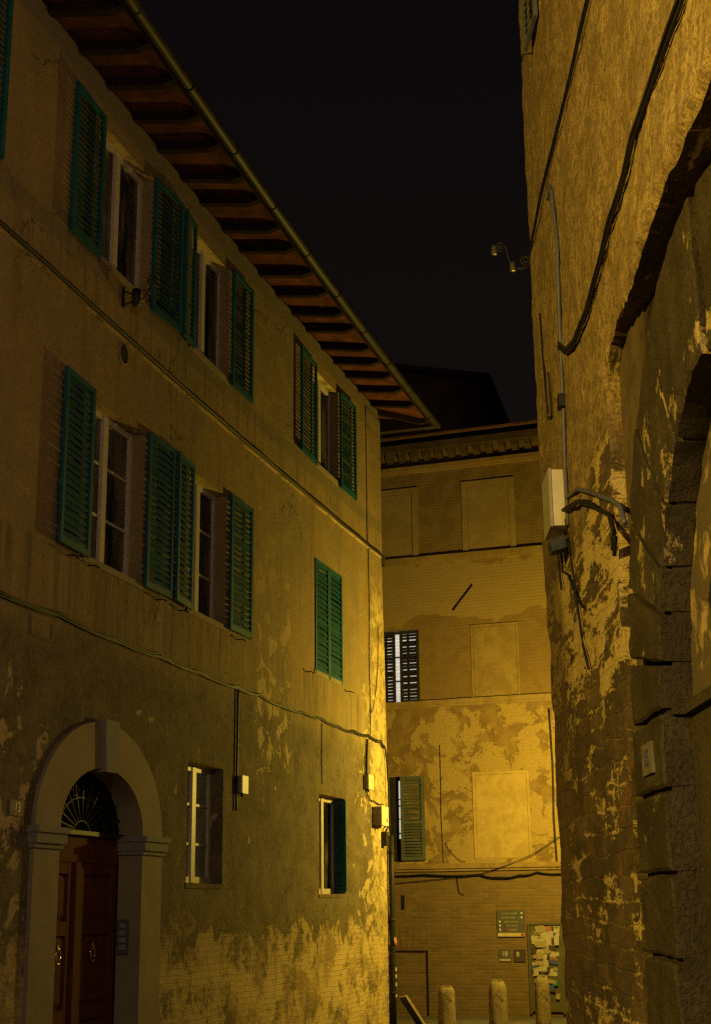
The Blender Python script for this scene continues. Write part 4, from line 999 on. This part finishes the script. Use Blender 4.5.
# wrought bracket with two insulators at the far arris
BX = lambda a, b_, c: RW(15.05+b_, a, c)
root = thing('insulator_bracket', 'scrolled iron bracket with two porcelain insulators standing out from the wall corner into the sky', 'bracket', RW(15.05, 0, 8.6))
m = MB(BX)
m.tube([(-.12, 0, 8.66), (.0, 0, 8.66)], .014, 6); m.tube([(-.12, 0, 8.80), (0, 0, 8.72), (.04, 0, 8.60), (.12, 0, 8.555), (.20, 0, 8.56), (.26, 0, 8.62), (.29, 0, 8.72), (.31, 0, 8.82), (.35, 0, 8.88), (.40, 0, 8.87), (.42, 0, 8.82)], .010, 6)
m.tube(spiral((.38, 0, 8.80), .045, .012, 0, 1.3), .008, 6); m.tube(spiral((.09, 0, 8.66), .06, .012, -1.6, 1.4), .009, 6)
m.tube([(-.06, 0, 8.80), (.0, 0, 8.74), (.02, 0, 8.60), (-.06, 0, 8.5)], .018, 6)
m.build('arm', 'iron', root)
for a, z in ((.44, 8.74), (.235, 8.53)):
    m = MB(BX); m.lathe([(.012, 0), (.038, 0), (.042, .03), (.03, .045), (.038, .06), (.026, .10), (.01, .105)], (a, 0, z), 14); m.build('insulator', 'porcelain', root)

# ================================================================== LIGHT
W = bpy.data.worlds.new('World'); S.world = W; W.use_nodes = True
bg = W.node_tree.nodes['Background']; bg.inputs[1].default_value = 1.
tc = W.node_tree.nodes.new('ShaderNodeTexCoord'); sx = W.node_tree.nodes.new('ShaderNodeSeparateXYZ'); cr = W.node_tree.nodes.new('ShaderNodeValToRGB')
W.node_tree.links.new(tc.outputs['Generated'], sx.inputs[0]); W.node_tree.links.new(sx.outputs[2], cr.inputs[0]); W.node_tree.links.new(cr.outputs[0], bg.inputs[0])
cr.color_ramp.elements[0].position = .0; cr.color_ramp.elements[0].color = (.0085, .0060, .0045, 1)
cr.color_ramp.elements[1].position = .65; cr.color_ramp.elements[1].color = (.0030, .0022, .0028, 1)
def lamp(name, loc, watts, col, rad):
    l = bpy.data.lights.new(name, 'POINT'); l.energy = watts; l.color = col; l.shadow_soft_size = rad
    o = bpy.data.objects.new(name, l); COL.objects.link(o); o.location = loc; return o
lamp('unseen_lamp_light', (3.8, 25.5, 3.9), 1400, (1., .705, .085), .12)          # lantern round the corner of the arched building
lamp('unseen_lamp_light', HL(-13., -.8, 7.0), 6700, (1., .68, .115), .15)        # unseen lantern, set behind the cut house end so it misses the house front
lamp('unseen_lamp_light', (1.25, .6, 6.2), 560, (1., .84, .72), .25)           # paler fill light, added unseen above the viewer to lift the house front
S.view_settings.view_transform = 'Standard'; S.view_settings.look = 'None'; S.view_settings.exposure = 0; S.view_settings.gamma = 1
S.render.engine = 'CYCLES'; S.cycles.max_bounces = 6; S.cycles.use_denoising = False; S.cycles.sample_clamp_indirect = .25; S.cycles.blur_glossy = 1.; S.cycles.caustics_reflective = False; S.cycles.caustics_refractive = False
for o in list(bpy.data.objects):
    if '_o' in o: del o['_o']
